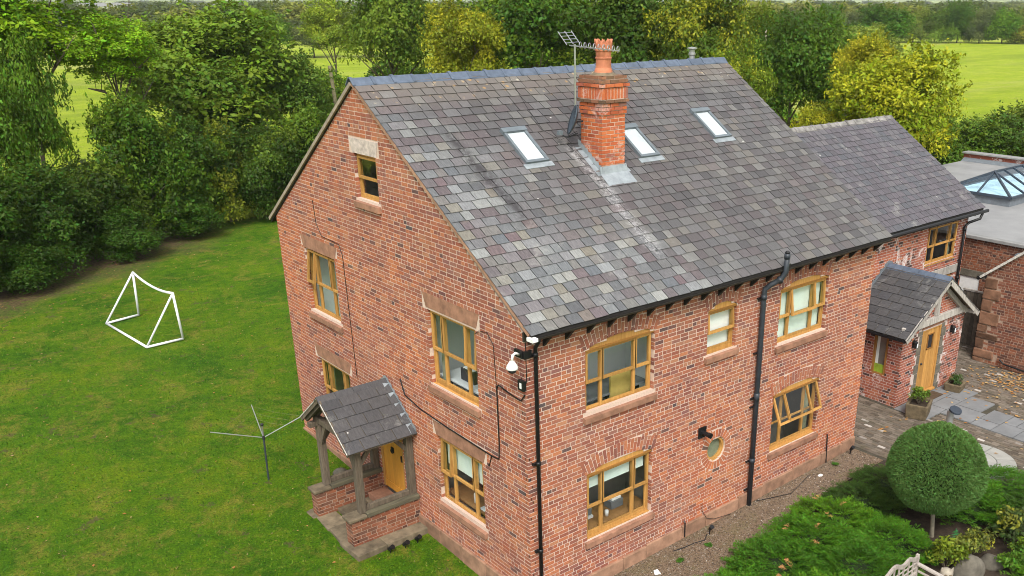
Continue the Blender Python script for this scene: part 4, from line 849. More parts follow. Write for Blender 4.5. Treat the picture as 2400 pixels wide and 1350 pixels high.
m = MB(); Pf.box(m, 14.19, 14.27, -.1, -.01, .1, 2.08, .3); Pf.box(m, 15.12, 15.2, -.1, -.01, .1, 2.08, .4); Pf.box(m, 14.27, 15.12, -.1, -.01, 2.0, 2.08, .5); Pf.box(m, 14.19, 15.2, -.1, .06, .06, .12, .6)
ed = m.build('front_door', 'oak', EP); ed['label'] = 'pale oak front door with a small square window'
for k in range(6):
    a = 14.272 + k * .1415
    if k in (2, 3):
        for z0, z1 in ((.13, 1.40), (1.86, 1.998)): m = MB(); Pf.box(m, a + .002, a + .1395, -.075, -.035, z0, z1, rng.random()); m.build('plank', 'oak', ed)
    else: m = MB(); Pf.box(m, a + .002, a + .1395, -.075, -.035, .13, 1.998, rng.random()); m.build('plank', 'oak', ed)
m = MB(); Pf.box(m, 14.55, 14.85, -.06, -.05, 1.40, 1.86); m.build('pane', 'dark_thing', ed)
m = MB(); m.beam(Pf.p(14.54, -.03, 1.41), Pf.p(14.86, -.03, 1.41), .03, .03); m.beam(Pf.p(14.54, -.03, 1.85), Pf.p(14.86, -.03, 1.85), .03, .03); m.beam(Pf.p(14.555, -.03, 1.4), Pf.p(14.555, -.03, 1.86), .03, .03); m.beam(Pf.p(14.845, -.03, 1.4), Pf.p(14.845, -.03, 1.86), .03, .03); m.build('pane_frame', 'oak_dark', ed)
m = MB(); m.lathe([(.03, 0), (.035, .02), (.02, .045)], (0, 0, 0), 10); kn = m.build('knob', 'dark_thing', ed); kn.rotation_euler = (R(90), 0, 0); kn.location = Pf.p(14.37, -.034, 1.02)
m = MB(); Pf.box(m, 14.1, 15.3, -.4, -.11, -.2, 2.2); m.build('door_lining', 'room_dark', ed)
m = MB(); Pf.box(m, 13.05, 16.5, -.02, .09, 2.20, 2.40, .4); m.build('tie_beam', 'barn_white', EP, bevel=.012)
m = MB(); Pf.box(m, 14.63, 14.80, -.02, .085, 2.405, 3.3, .7); m.build('king_post', 'barn_white', EP, bevel=.01)
for sx in (-1, 1):
    m = MB(); m.beam((PRX + sx * 1.60, PY - .05, 2.20), (PRX, PY - .05, 3.34), .13, .09, upv=(0, 1, 0)); m.build('principal_rafter', 'barn_white', EP)
    m = MB(); m.beam((PRX + sx * 1.90, PY - .31, 2.12), (PRX, PY - .31, 3.44), .03, .15, upv=(0, 0, 1)); m.build('barge_board', 'barn_white', EP)
    m = MB(); m.beam((PRX + sx * 1.66, PY - .33, 2.24), (PRX + sx * 1.66, 2.3, 2.24), .13, .11); m.build('wall_plate', 'barn_white', EP)
ep = MB(); EPX = 1.86; ez = 2.17
ep.prism([(PRX - EPX, PY - .32, ez), (PRX, PY - .32, 3.52), (PRX + EPX, PY - .32, ez), (PRX + EPX, PY - .32, ez - .04), (PRX, PY - .32, 3.47), (PRX - EPX, PY - .32, ez - .04)], (0, 2.3 - PY + .32, 0)); eproof = ep.build('porch_roof', 'oak_grey', EP)
te = math.atan2(3.52 - ez, EPX); se = math.hypot(3.52 - ez, EPX)
slate_roof(eproof, (PRX - EPX - .02, 2.29, ez + .01), (0, -1, 0), (math.cos(te), 0, math.sin(te)), (-math.sin(te), 0, math.cos(te)), 1.99, se - .04, 'slate_porch', .27, [.30, .34, .38], 83, 300, lap=.03, th=.01)
slate_roof(eproof, (PRX + EPX + .02, 2.29, ez + .01), (0, -1, 0), (-math.cos(te), 0, math.sin(te)), (math.sin(te), 0, math.cos(te)), 1.99, se - .04, 'slate_porch', .27, [.30, .34, .38], 84, 300, lap=.03, th=.01)
for k in range(4):
    m = MB(); a = 2.28 - k * .495; w = .19; m.prism([(PRX - w * math.cos(te), a, 3.53 - w * math.sin(te) + .03), (PRX, a, 3.585), (PRX + w * math.cos(te), a, 3.53 - w * math.sin(te) + .03), (PRX + w * math.cos(te), a, 3.53 - w * math.sin(te)), (PRX, a, 3.55), (PRX - w * math.cos(te), a, 3.53 - w * math.sin(te))], (0, -.485, 0), rng.random()); m.build('ridge_tile', 'ridge_clay', eproof)
f = MB(); n = 9
for k in range(n):
    x = PRX - EPX + EPX * k / n; x2 = PRX - EPX + EPX * (k + 1) / n; z = ez + (3.52 - ez) * k / n; z2 = ez + (3.52 - ez) * (k + 1) / n
    f.add([(x, 2.285, z), (x2, 2.285, z2), (x2, 2.285, z2 + .13), (x, 2.285, z + .2)], [(0, 1, 2, 3)]); f.add([(2 * PRX - x, 2.285, z), (2 * PRX - x2, 2.285, z2), (2 * PRX - x2, 2.285, z2 + .13), (2 * PRX - x, 2.285, z + .2)], [(0, 1, 2, 3)])
f.build('stepped_flashing', 'lead_dark', eproof)
m = MB(); m.box(PRX - EPX - .06, PRX - EPX + .02, PY - .3, 2.28, ez - .07, ez - .005); m.build('gutter', 'black_plastic', eproof)
# tall side window of the porch
m = MB(); Pl.box(m, 1.09, 1.15, -.08, -.01, .80, 2.06); Pl.box(m, 1.47, 1.53, -.08, -.01, .80, 2.06); Pl.box(m, 1.15, 1.47, -.08, -.01, 2.0, 2.06); Pl.box(m, 1.15, 1.47, -.08, .0, .80, .87)
sw = m.build('side_window', 'oak_dark', EP); m = MB(); m.add([Pl.p(1.47, -.05, .87), Pl.p(1.15, -.05, .87), Pl.p(1.15, -.05, 2.0), Pl.p(1.47, -.05, 2.0)], [(0, 1, 2, 3)]); m.build('pane', 'glass', sw)
m = MB(); Pl.box(m, 1.15, 1.47, -.062, -.056, .875, 1.12); m.build('coloured_pane', 'stained_glass', sw); m = MB(); Pl.box(m, 1.0, 1.62, -.5, -.1, .7, 2.1); m.build('window_lining', 'room_dark', sw)
m = MB(); Pl.box(m, 1.38, 1.465, -.075, -.066, .88, 1.98); m.build('net_curtain', 'blind_white', sw)
for x, lb in ((13.72, 'black wall lantern left of the oak front door'), (15.72, 'black wall lantern right of the oak front door')):
    la = empty('wall_lantern', (x, PY - .02, 1.75), lb, 'lamp', 'wall lanterns beside the front door')
    m = MB(); m.box(x - .045, x + .045, PY - .03, PY - .012, 1.68, 1.90); loc(la, m, 'back_plate', 'black_plastic'); m = MB(); m.lathe([(.03, 0), (.055, .02), (.05, .16), (.065, .17), (.02, .22)], (x, PY - .09, 1.68), 8); loc(la, m, 'lamp_housing', 'black_plastic'); m = MB(); m.box(x - .028, x + .028, PY - .152, PY - .146, 1.71, 1.83); loc(la, m, 'lamp_glass', 'paper')
settle_bricks(300)
# ------------------------------------------------------------------ flat-roofed extension
EX = empty('flat_roof_extension', (0, 0, 0), 'brick extension with flat grey roof and glazed lantern behind the wing', 'building')
Xf = Frame((20.35, 0, 0), (0, 1, 0), (-1, 0, 0)); xw = Opening(2.28, 2.98, .3, 2.05, lintel=(.22, .2, 'boulder_stone'), sill=False)
brick_wall('west_wall', EX, Xf, lambda z: -1.2, lambda z: 10.9, -.2, 3.33, [xw], 'brick_old', 'mortar_old', 91)
b = MB(); b.box(20.46, 34.9, 10.75, 10.9, -.2, 3.33); b.box(20.46, 34.9, -1.2, -1.05, -.2, 3.33); b.box(34.75, 34.9, -1.05, 10.75, -.2, 3.33); b.build('outer_wall', 'brick_old', EX)
m = MB(); Xf.box(m, 2.29, 2.97, -.08, -.03, .3, 2.045); m.build('white_door', 'white_paint', EX); m = MB(); Xf.quad(m, [(2.1, 2.055), (3.2, 2.055), (3.2, 2.27), (2.1, 2.27)], .012, -.1, .3, True); m.build('stone_lintel', 'boulder_stone', EX)
m = MB(); m.box(20.36, 34.72, -1.15, 10.86, 3.335, 3.40); m.build('flat_roof', 'fibreglass', EX)
m = MB(); m.box(20.24, 20.52, -1.25, 10.95, 3.32, 3.43); m.build('edge_coping', 'stone_coping', EX, bevel=.015)
m = MB(); m.box(34.6, 34.95, -1.2, 10.95, 3.402, 3.72); m.build('parapet', 'brick_wing', EX); m = MB(); m.box(34.5, 35.05, -1.25, 11.0, 3.722, 3.80); m.build('parapet_coping', 'stone_coping', EX, bevel=.015)
m = MB(); m.add([(34.3, -1.2, 3.405), (34.3, 10.9, 3.405), (34.592, 10.9, 3.55), (34.592, -1.2, 3.55)], [(0, 1, 2, 3)]); m.build('upstand', 'lead_dark', EX)
LX0, LX1, LY0, LY1 = 25.6, 31.5, 4.15, 6.75
ln_ = MB(); ln_.box(LX0, LX1, LY0, LY1, 3.401, 3.70); lan = ln_.build('roof_lantern', 'lead_dark', EX); za, zr = 3.74, 4.42; ym = (LY0 + LY1) / 2; xa, xb = LX0 + 1.1, LX1 - 1.1
A, B, C, D, Ea, Eb = V(LX0 - .05, LY0 - .05, za), V(LX1 + .05, LY0 - .05, za), V(LX1 + .05, LY1 + .05, za), V(LX0 - .05, LY1 + .05, za), V(xa, ym, zr), V(xb, ym, zr)
def bar(p, q, w=.07, h=.09): m = MB(); m.beam(p, q, w, h); m.build('glazing_bar', 'lantern_grey', lan)
for p, q in ((A, B), (B, C), (C, D), (D, A), (A, Ea), (D, Ea), (B, Eb), (C, Eb), (Ea, Eb)): bar(p, q)
m0 = (A + D) / 2; bar(m0, Ea, .05, .07); g_ = lambda q: MB().add(q, [(0, 1, 2, 3)[:len(q)]])
def gpane(q):
    m = MB(); q = [Vector(k) for k in q]; n = (q[1] - q[0]).cross(q[2] - q[0])
    if n.z < 0: q = q[::-1]
    m.add(q, [tuple(range(len(q)))]); m.build('pane', 'glass_lantern', lan)
gpane([A, m0, Ea]); gpane([m0, D, Ea]); gpane([B, C, Eb])
nb = 5
for (P0, P1, Q0, Q1) in ((A, B, Ea, Eb), (D, C, Ea, Eb)):
    gpane([P0, V(xa, P0.y, za), Ea]); gpane([V(xb, P0.y, za), P1, Eb])
    for k in range(nb):
        s0 = xa + (xb - xa) * k / nb; s1 = xa + (xb - xa) * (k + 1) / nb; gpane([V(s0, P0.y, za), V(s1, P0.y, za), V(s1, ym, zr), V(s0, ym, zr)]); bar(V(s0, P0.y, za), V(s0, ym, zr), .05, .07)
    bar(V(xb, P0.y, za), V(xb, ym, zr), .05, .07)
m = MB(); m.box(LX0 + .2, LX1 - .2, LY0 + .2, LY1 - .2, 3.702, 3.712); m.build('lantern_glare_sheet', 'blind_white', lan)  # white sheet added under the panes so the lantern glass looks sky-bright
m = MB(); m.lathe([(.16, 0), (.16, .1), (.06, .14)], (0, 0, 0), 12); sd = m.build('satellite_box', 'velux_grey', EX); sd.rotation_euler = (0, R(-80), 0); sd.location = (20.28, 1.05, 3.0)
m = MB(); m.box(20.18, 20.33, .78, .98, 2.93, 3.05); m.build('flood_light', 'white_paint', EX)
settle_bricks(120)
# ------------------------------------------------------------------ outbuilding at the right
OB = empty('brick_outbuilding', (0, 0, 0), 'old brick outbuilding with rough red stone quoins and sloping stone coping', 'outbuilding')
Of = Frame((18.4, 0, 0), (0, 1, 0), (-1, 0, 0))
oh = lambda z: 1.12 if z < 2.78 else 1.12 - (z - 2.78) / .83
qr = random.Random(3); qs = []; z = -.1; k = 0
while z < 2.7: h = qr.uniform(.2, .42); qs.append((1.12 - (qr.uniform(.5, .7) if k % 2 else qr.uniform(.25, .4)), z, min(z + h, 2.74))); z += h; k += 1
brick_wall('gable_wall', OB, Of, lambda z: -3.6 if z < 2.78 else -3.6 + (z - 2.78) / .83, oh, -.2, 4.6, [], 'brick_old', 'mortar_old', 101, skip=lambda u, z: any(a - .02 < u and c < z + .02 and z - .02 < d for a, c, d in qs))
for a, c, d in qs: m = MB(); j = lambda: qr.uniform(-.02, .02); m.hexa([Of.p(a + j(), .035 + j(), c + .012), Of.p(1.14 + j(), .035 + j(), c + .012), Of.p(1.14 + j(), .035 + j(), d - .012), Of.p(a + j(), .03 + j(), d - .012), Of.p(a, -.1, c + .012), Of.p(1.14, -.1, c + .012), Of.p(1.14, -.1, d - .012), Of.p(a, -.1, d - .012)], qr.random()); m.build('quoin_stone', 'rubble_stone', OB, bevel=.025)
m = MB(); m.beam((18.38, 1.28, 2.70), (18.38, -1.24, 4.80), .2, .07, r=.3); m.build('sloping_coping', 'old_white', OB); m = MB(); m.beam((18.38, -3.75, 2.70), (18.38, -1.24, 4.80), .2, .07, r=.3); m.build('sloping_coping', 'old_white', OB)
m = MB(); m.prism([(18.46, 1.2, 2.70), (18.46, -1.24, 4.74), (18.46, -3.68, 2.70), (18.46, -3.68, 2.62), (18.46, -1.24, 4.66), (18.46, 1.2, 2.62)], (1.75, 0, 0)); m.build('roof', 'slate_wing', OB); m = MB(); m.box(18.52, 20.2, 1.0, 1.12, -.2, 2.6); m.build('side_wall', 'brick_old', OB)
m = MB(); m.tube([(18.3, 1.34, 2.66), (20.2, 1.34, 2.66)], .06, 8); m.build('gutter', 'black_plastic', OB)
m = MB(); m.tube([(18.33, .25, .28), (18.3, .1, .18), (18.3, -.8, .12), (18.3, -2.2, .08)], .03, 6); m.build('ground_pipe', 'black_plastic', OB)
settle_bricks(200)
# ------------------------------------------------------------------ board gate
GT = empty('board_gate', (19.4, 1.7, 0), 'weathered grey vertical-board gate between the wing and the outbuilding', 'gate')
for k in range(9): m = MB(); a = 1.14 + k * .128; m.box(19.39, 19.415, a + .003, a + .122, -.02 + rng.uniform(0, .03), 1.86 + rng.uniform(-.01, .01), rng.random()); loc(GT, m, 'plank', 'gate_wood')
m = MB(); m.box(19.36, 19.44, 1.12, 2.29, 1.872, 1.92); loc(GT, m, 'top_rail', 'barn_white'); m = MB(); m.box(19.42, 19.46, 1.15, 2.28, .3, .4); loc(GT, m, 'ledge', 'gate_wood')

# ------------------------------------------------------------------ courtyard: setts, flags, stone circle
def in_flags(x, y): return (13.1 < x < 15.95 and -.4 < y < .66) or (13.78 < x < 15.15 and -4.4 < y <= -.38) or (13.75 < x < 15.6 and -1.3 < y <= -.38)
def in_circle(x, y, r=1.02): return (x - 11.9) ** 2 + (y + 2.4) ** 2 < r * r
def in_bed(x, y): return (x < 12.9 and y < -4.2 and x < 12 + (-4.2 - y) * .35) or (x < 10.95 and y < -1.35) or (x < 11.25 and y < -2.2) or (x < 11.5 and y < -3.5) or (x < 10.25)
sr = random.Random(15); items = []
x = 10.22; row = 0
while x < 20.3:
    y = -6.4 - sr.random() * .2
    while y < 2.28:
        l = sr.uniform(.17, .235); cx, cy = x + .05, y + l / 2
        blocked = (13.1 < cx < 16.5 and cy > .6) or (cx > 18.35 and cy < 1.15 and cy > -3.65) or in_flags(cx, cy) or in_circle(cx, cy) or in_bed(cx, cy) and cy < -1.0 or cx < 10.3 and cy < 0
        if not blocked: items.append((px_size((cx, cy, 0)), cx, cy, l - .012, sr.random()))
        y += l
    x += .105
items.sort(key=lambda q: -q[0]); t = MB(); t.box(-.0465, .0465, -.5, .5, -.05, 0); tmp = t.build('sett', 'sett'); sme = tmp.data; bpy.data.objects.remove(tmp); mass = MB()
for q, (s, cx, cy, l, rv) in enumerate(items):
    z = gz(cx, cy) + .012 + sr.uniform(-.005, .006)
    if q < 300: put('sett', sme, yard, (cx, cy, z), (sr.uniform(-.02, .02), sr.uniform(-.03, .03), sr.uniform(-.02, .02)), (1, l, 1))
    else: mass.box(cx - .0465 + sr.uniform(-.003, .003), cx + .0465, cy - l / 2, cy + l / 2, z - .05, z, rv)
mass.build('sett_mass', 'sett', yard, kind='stuff')
FL = empty('flagstone_path', (14.5, -1.5, 0), None, None); FL['kind'] = 'structure'; tag(FL, 'grey flagstones leading up to the oak front door', 'path')
for (a, b2, c, d) in ((13.12, 14.15, -.38, .62), (14.16, 15.25, .1, .62), (14.16, 15.0, -.38, .09), (15.01, 15.95, -.38, .09), (15.26, 15.95, .1, .62), (13.85, 14.7, -1.27, -.39), (14.71, 15.55, -1.1, -.39), (13.82, 14.32, -1.85, -1.28), (14.33, 15.13, -1.85, -1.28), (13.8, 14.5, -2.46, -1.86), (14.51, 15.13, -2.2, -1.86), (14.51, 15.13, -2.9, -2.21), (13.8, 14.5, -3.3, -2.47), (14.51, 15.13, -3.6, -2.91), (13.8, 14.5, -4.1, -3.31)):
    m = MB(); m.box(a + .007, b2 - .007, c + .007, d - .007, -.05, .028 + rng.uniform(-.003, .003), rng.random()); o = m.build('flagstone', 'flag_stone', FL); o.data.transform(Matrix.Translation((-14.5, 1.5, 0)))
CI = empty('stone_circle', (11.9, -2.4, 0)); CI['kind'] = 'structure'; tag(CI, 'round paved circle of pale wedge-shaped stones behind the clipped ball', 'paving')
def sector(r0, r1, a0, a1, n=8): return [(r1 * math.cos(a0 + (a1 - a0) * k / n), r1 * math.sin(a0 + (a1 - a0) * k / n)) for k in range(n + 1)] + ([(r0 * math.cos(a1 + (a0 - a1) * k / n), r0 * math.sin(a1 + (a0 - a1) * k / n)) for k in range(n + 1)] if r0 else [(0, 0)])
for k in range(8): m = MB(); m.prism([(x, y, -.04) for x, y in sector(.56, 1.0, k * math.pi / 4 + .012, (k + 1) * math.pi / 4 - .012)], (0, 0, .07), rng.random()); m.build('wedge_stone', 'circle_stone', CI)
for k in range(2): m = MB(); m.prism([(x, y, -.04) for x, y in sector(0, .545, k * math.pi + .01, (k + 1) * math.pi - .01, 14)], (0, 0, .07), rng.random()); m.build('centre_stone', 'circle_stone', CI)
m = MB(); m.box(14.30, 15.05, .22, .56, .034, .05); dm = m.build('door_mat', 'mat_brown'); tag(dm, 'brown doormat at the foot of the oak front door', 'mat')
def dead_leaves():
    r = np.random.default_rng(8); n = 420; k = r.random(n); x = np.where(k < .55, r.normal(17.6, .5, n), np.where(k < .85, r.uniform(15, 19, n), r.uniform(11.5, 16, n))); y = np.where(k < .55, r.normal(-.9, .7, n), np.where(k < .85, r.uniform(-3, 1, n), r.uniform(-3, .4, n)))
    ok = (x < 18.3) & ~((x > 13.1) & (x < 16.5) & (y > .55)) & (y > -4.4); x, y = x[ok], y[ok]; n = len(x); a = r.uniform(0, 6.28, n); s = r.uniform(.03, .075, n); z = .032 + r.random(n) * .012; tl = r.uniform(0, .02, n)
    c, d = np.cos(a), np.sin(a); q = [(-1, 0, 0), (0, -.62, .5), (1, 0, 0), (0, .62, .7)]
    v = np.stack([np.stack([x + (p * c - w * d) * s, y + (p * d + w * c) * s, z + h * tl], -1) for p, w, h in q], 1).reshape(-1, 3)
    o = put('fallen_leaves', np_mesh('fallen_leaves', v, np.arange(4 * n).reshape(-1, 4), 'dead_leaf', r.random(n))); o['kind'] = 'stuff'; tag(o, 'brown autumn leaves scattered over the courtyard setts', 'leaves')
dead_leaves()
def lawn_litter():
    r = np.random.default_rng(18); n = 900; x = r.uniform(-8, 6, n); y = r.uniform(0, 30, n); d = (27.5 + .62 * x) - y; ok = (d > -2) & ~((x > -.1) & (y < 9.9)) & ~((x > -1.8) & (y > 3.4) & (y < 6.5)) & (r.random(n) < np.where(d < 4, 1, .45)); x, y = x[ok], y[ok]; n = len(x)
    a = r.uniform(0, 6.28, n); s = r.uniform(.02, .05, n); z = -.25 + .6 * np.clip(y / 12, 0, 1) + .03 + r.random(n) * .02; c, d = np.cos(a), np.sin(a)
    v = np.stack([np.stack([x + (p * c - w * d) * s, y + (p * d + w * c) * s, z + h * .02], -1) for p, w, h in ((-1, 0, 0), (0, -.6, .5), (1, 0, 0), (0, .6, .7))], 1).reshape(-1, 3)
    o = put('fallen_leaves', np_mesh('fallen_leaves', v, np.arange(4 * n).reshape(-1, 4), 'dead_leaf', r.random(n))); o['kind'] = 'stuff'; tag(o, 'pale fallen leaves dotted over the lawn', 'leaves')
lawn_litter()
# stone planters
def planter(c, lx, ly, h, rot, label):
    E_ = empty('stone_planter', (c[0], c[1], .02), label, 'planter'); E_.rotation_euler = (0, 0, rot)
    m = MB(); o = [(-lx, -ly), (lx, -ly), (lx, ly), (-lx, ly)]; k = .88; w = .075
    out_b = [(x * k, y * k, 0) for x, y in o]; out_t = [(x, y, h) for x, y in o]; in_t = [(x - math.copysign(w, x), y - math.copysign(w, y), h) for x, y in o]; in_b = [(x - math.copysign(w, x), y - math.copysign(w, y), h - .08) for x, y in o]
    m.add(out_b + out_t + in_t + in_b, [(i, (i + 1) % 4, (i + 1) % 4 + 4, i + 4) for i in range(4)] + [(i + 4, (i + 1) % 4 + 4, (i + 1) % 4 + 8, i + 8) for i in range(4)] + [(i + 8, (i + 1) % 4 + 8, (i + 1) % 4 + 12, i + 12) for i in range(4)] + [(3, 2, 1, 0)]); m.build('trough', 'trough_stone', E_, bevel=.02)
    m = MB(); m.add(in_b, [(0, 1, 2, 3)]); m.build('compost', 'soil', E_); return E_
planter((13.22, -.06), .36, .30, .42, R(20), 'larger stone planter with a rounded green shrub by the porch corner')
planter((15.66, .22), .27, .25, .24, R(12), 'smaller stone planter with a low dark plant right of the front door')
# bollard light
BL = empty('bollard_lamp', (12.3, -1.44, .01), 'short steel bollard lamp with a dark flat cap behind the clipped ball', 'lamp')
m = MB(); m.lathe([(.085, 0), (.085, .90)], (0, 0, 0), 16); m.build('post', 'steel', BL, smooth=False)
m = MB(); m.prism([(.22 * math.cos(t) + .0, .15 * math.sin(t), .92) if True else 0 for t in [2 * math.pi * k / 20 for k in range(20)]], (0, 0, .05)); o = m.build('cap', 'lantern_grey', BL, bevel=.01); o.rotation_euler = (R(6), R(-4), R(35)); m = MB(); m.lathe([(.05, .88), (.05, .93)], (0, 0, 0), 10); m.build('neck', 'dark_thing', BL)
# ------------------------------------------------------------------ things on the roof
AE = empty('tv_aerial', (3.76, 3.13, 8.45), 'silver rooftop TV aerial on a mast strapped to the chimney', 'aerial')
m = MB(); m.tube([(0, 0, -.25), (0, 0, 1.28)], .02, 8); m.build('mast', 'alu', AE)
dx = Vector((.42, -.90, -.08)).normalized(); sx = dx.cross(V(0, 0, 1)).normalized(); b0 = V(0, 0, 1.25)
m = MB(); m.tube([b0 - dx * .12, b0 + dx * .95], .012, 6); m.build('boom', 'alu', AE)
for k in range(9): c = b0 + dx * (.12 + k * .10); m = MB(); m.tube([c + sx * .055 * math.cos(t) + V(0, 0, .05 + .055 * math.sin(t) - .02) for t in np.linspace(0, 6.28, 13)[:-1]], .009, 5, closed=True); m.build('director', 'alu', AE)
for sg in (1, -1):
    for k in range(4): c = b0 - dx * (.05 + .05 * k) + V(0, 0, .06 + .055 * k) * 1.0; m = MB(); m.tube([c - sx * .30, c + sx * .30], .008, 5); m.build('reflector_rod', 'alu', AE)
    break
for s in (-.3, 0, .3): m = MB(); m.tube([b0 - dx * .03 + sx * s + V(0, 0, .03), b0 - dx * .22 + sx * s + V(0, 0, .25)], .009, 5); m.build('reflector_bar', 'alu', AE)
SD = empty('satellite_dish', (3.72, 3.0, 8.28), 'small grey satellite dish clamped to the side of the chimney', 'satellite dish')
m = MB(); prof = [(0.0, 0.0), (.08, .006), (.15, .022), (.21, .045), (.25, .07)]; m.lathe([(r, z) for r, z in prof] + [(r * .99, z + .012) for r, z in prof[::-1]], (0, 0, 0), 20, cap=False); d = m.build('dish', 'dish_grey', SD, smooth=True); d.scale = (1.2, 1.2, 1.2); d.rotation_euler = Vector((-.80, .50, .30)).to_track_quat('Z', 'Y').to_euler(); d.location = (-.06, -.02, .02)
m = MB(); m.tube([(.12, 0, 0), (-.06, 0, 0), (-.08, 0, .1)], .02, 6); m.build('clamp', 'dark_thing', SD)
m = MB(); m.tube([(-.02, -.02, -.22), (-.22, .08, -.30), (-.34, .14, -.22)], .013, 6); m.build('feed_arm', 'dark_thing', SD); m = MB(); m.box(-.40, -.31, .1, .19, -.24, -.16); m.build('receiver', 'velux_grey', SD)
cable([(3.7, 3.0, 8.1), (3.5, 3.3, rz(3.3) + .05), (3.3, 3.6, rz(3.6) + .03), (3.35, 4.2, rz(4.2) + .03), (3.5, 5.0, rz(5) + .04)], .004, roof)
# ------------------------------------------------------------------ lawn things
GO = empty('football_goal', (-.7, 20.1, .35), 'white inflatable-tube football goal frame without net on the lawn', 'goal')
def gp_(x, y, z): return (x + .7, y - 20.1, z - .35)
bl, br, fr2, fl = (-1.61, 21.68, .41), (-1.31, 18.33, .41), (-.17, 18.39, .41), (-.49, 21.93, .41); tr, tl_ = (-.23, 18.41, 1.95), (-.42, 21.90, 1.93)
for nm, pts in (('crossbar', [tr, tuple((a + b2) / 2 - (0 if i < 2 else .16) for i, (a, b2) in enumerate(zip(tr, tl_))), tl_]), ('post', [fr2, tr]), ('post', [fl, tl_]), ('stay', [br, tr]), ('stay', [bl, tl_]), ('ground_bar', [bl, br]), ('ground_bar', [br, fr2]), ('ground_bar', [bl, fl])):
    if nm == 'crossbar':
        a, c, b2 = map(Vector, pts); pts = [a * (1 - t) ** 2 + (c * 2 - (a + b2) / 2) * 2 * t * (1 - t) + b2 * t * t for t in np.linspace(0, 1, 9)]
    m = MB(); m.tube([gp_(*p) for p in pts], .040 if nm != 'stay' else .032, 10); m.build(nm, 'white_tube', GO, smooth=True)
RT = empty('rotary_clothes_dryer', (-1.81, 7.81, .14), 'thin green rotary clothes dryer standing open on the lawn', 'clothes dryer')
m = MB(); m.tube([(0, 0, 0), (.03, -.01, 1.1)], .022, 8); m.build('pole', 'grey_pipe', RT); m = MB(); m.tube([(.03, -.01, 1.0), (.035, -.012, 1.42)], .017, 8); m.build('upper_pole', 'alu', RT); m = MB(); m.lathe([(.03, 0), (.035, .03), (.028, .1)], (.03, -.01, 1.05), 10); m.build('hub', 'dark_thing', RT); m = MB(); m.lathe([(.035, 0), (.04, .04), (.02, .06)], (.035, -.012, 1.40), 10); m.build('cap', 'dark_thing', RT)
tips = []
arms = [(-1.0, .38, 1.42), (.31, 1.28, 1.41), (1.0, -.1, 1.41), (-.62, -1.0, 1.3)]
for (ax, ay, az) in arms[:3]: m = MB(); m.tube([(.03, -.01, 1.1), (ax, ay, az)], .012, 6); m.build('arm', 'steel', RT)
ln2 = MB()
for q in (.35, .55, .75, .95):
    for i in range(2):
        a = V(.03, -.01, 1.1).lerp(Vector(arms[i]), q); b2 = V(.03, -.01, 1.1).lerp(Vector(arms[(i + 1) % 3]), q); ln2.tube([a, (a + b2) / 2 - V(0, 0, .03), b2], .0018, 3)
ln2.build('washing_line', 'pole_wood', RT)
def boulder(name, loc_, s, label, mat='boulder_stone', cat='rock', seed=1):
    r = random.Random(seed); bm = bmesh.new(); bmesh.ops.create_icosphere(bm, subdivisions=3, radius=1.0)
    ph = [(Vector((r.uniform(-1, 1), r.uniform(-1, 1), r.uniform(-1, 1))).normalized(), r.uniform(.6, .95)) for _ in range(9)]
    for v in bm.verts:
        for d, k in ph:
            e = v.co.dot(d) - k
            if e > 0: v.co -= d * e * .85
        v.co *= 1 + r.uniform(-.02, .02)
    me = bpy.data.meshes.new(name); bm.to_mesh(me); bm.free(); me.materials.append(M[mat]); me.polygons.foreach_set('use_smooth', [True] * len(me.polygons)); o = put(name, me, None, loc_, (0, 0, r.uniform(0, 6)), s); tag(o, label, cat); return o
boulder('boulder', (-.42, 6.95, .16), (.19, .17, .15), 'pale rounded stone against the gable beside the porch', seed=2)
for k, (x, y) in enumerate(((-1.05, 3.48), (-.72, 3.44), (-.42, 3.46))):
    E_ = empty('garden_spotlight', (x, y, gz(x, y)), ['black garden spotlight by the porch step, outermost of three', 'black garden spotlight by the porch step, middle of three', 'black garden spotlight by the porch step, closest to the wall'][k], 'lamp', 'black spotlights along the porch step')
    m = MB(); m.tube([(0, 0, 0), (0, 0, .08)], .012, 6); m.build('spike', 'black_plastic', E_); m = MB(); m.tube([(-.01, .04, .08), (.03, -.07, .17)], [.04, .055], 10); m.build('lamp_head', 'black_plastic', E_)
# gravel-side things
for (x, y, lb) in ((4.55, -.33, 'black spike lamp in the gravel below the round window'), (9.85, -.22, 'black spike lamp in the gravel at the far end of the front wall')):
    E_ = empty('spike_lamp', (x, y, gz(x, y) + .01), lb, 'lamp', 'spike lamps along the front wall'); m = MB(); m.tube([(0, 0, 0), (0, 0, .14)], .014, 6); m.build('spike', 'black_plastic', E_); m = MB(); m.tube([(0, .0, .13), (-.02, -.08, .24)], [.035, .05], 10); m.build('lamp_head', 'black_plastic', E_)
cable([(4.05, -.03, .28), (4.05, -.065, .25), (4.05, -.07, -.1)], .016); cable([(4.5, -.3, -.12), (4.3, -.42, -.12), (4.05, -.35, -.13), (3.75, -.32, -.13), (3.5, -.26, -.14)], .012)
cable([(9.05, -.02, .75), (9.05, -.035, .72), (9.06, -.06, .1), (9.05, -.08, -.02)], .016); cable([(4.6, -.03, .5), (4.62, -.02, .3), (4.72, -.08, .1), (4.95, -.09, .0), (5.5, -.10, -.08)], .006); cable([(6.3, -.12, -.05), (7.2, -.45, -.04), (8.2, -.2, -.02)], .008)
m = MB(); m.hexa([(2.62, -.62, -.15), (2.75, -.66, -.15), (2.78, -.53, -.13), (2.68, -.52, -.12), (2.62, -.62, -.16), (2.75, -.66, -.16), (2.78, -.53, -.16), (2.68, -.52, -.16)]); o = m.build('scrap_paper', 'white_paint'); tag(o, 'scrap of white paper lying on the gravel near the corner', 'paper')
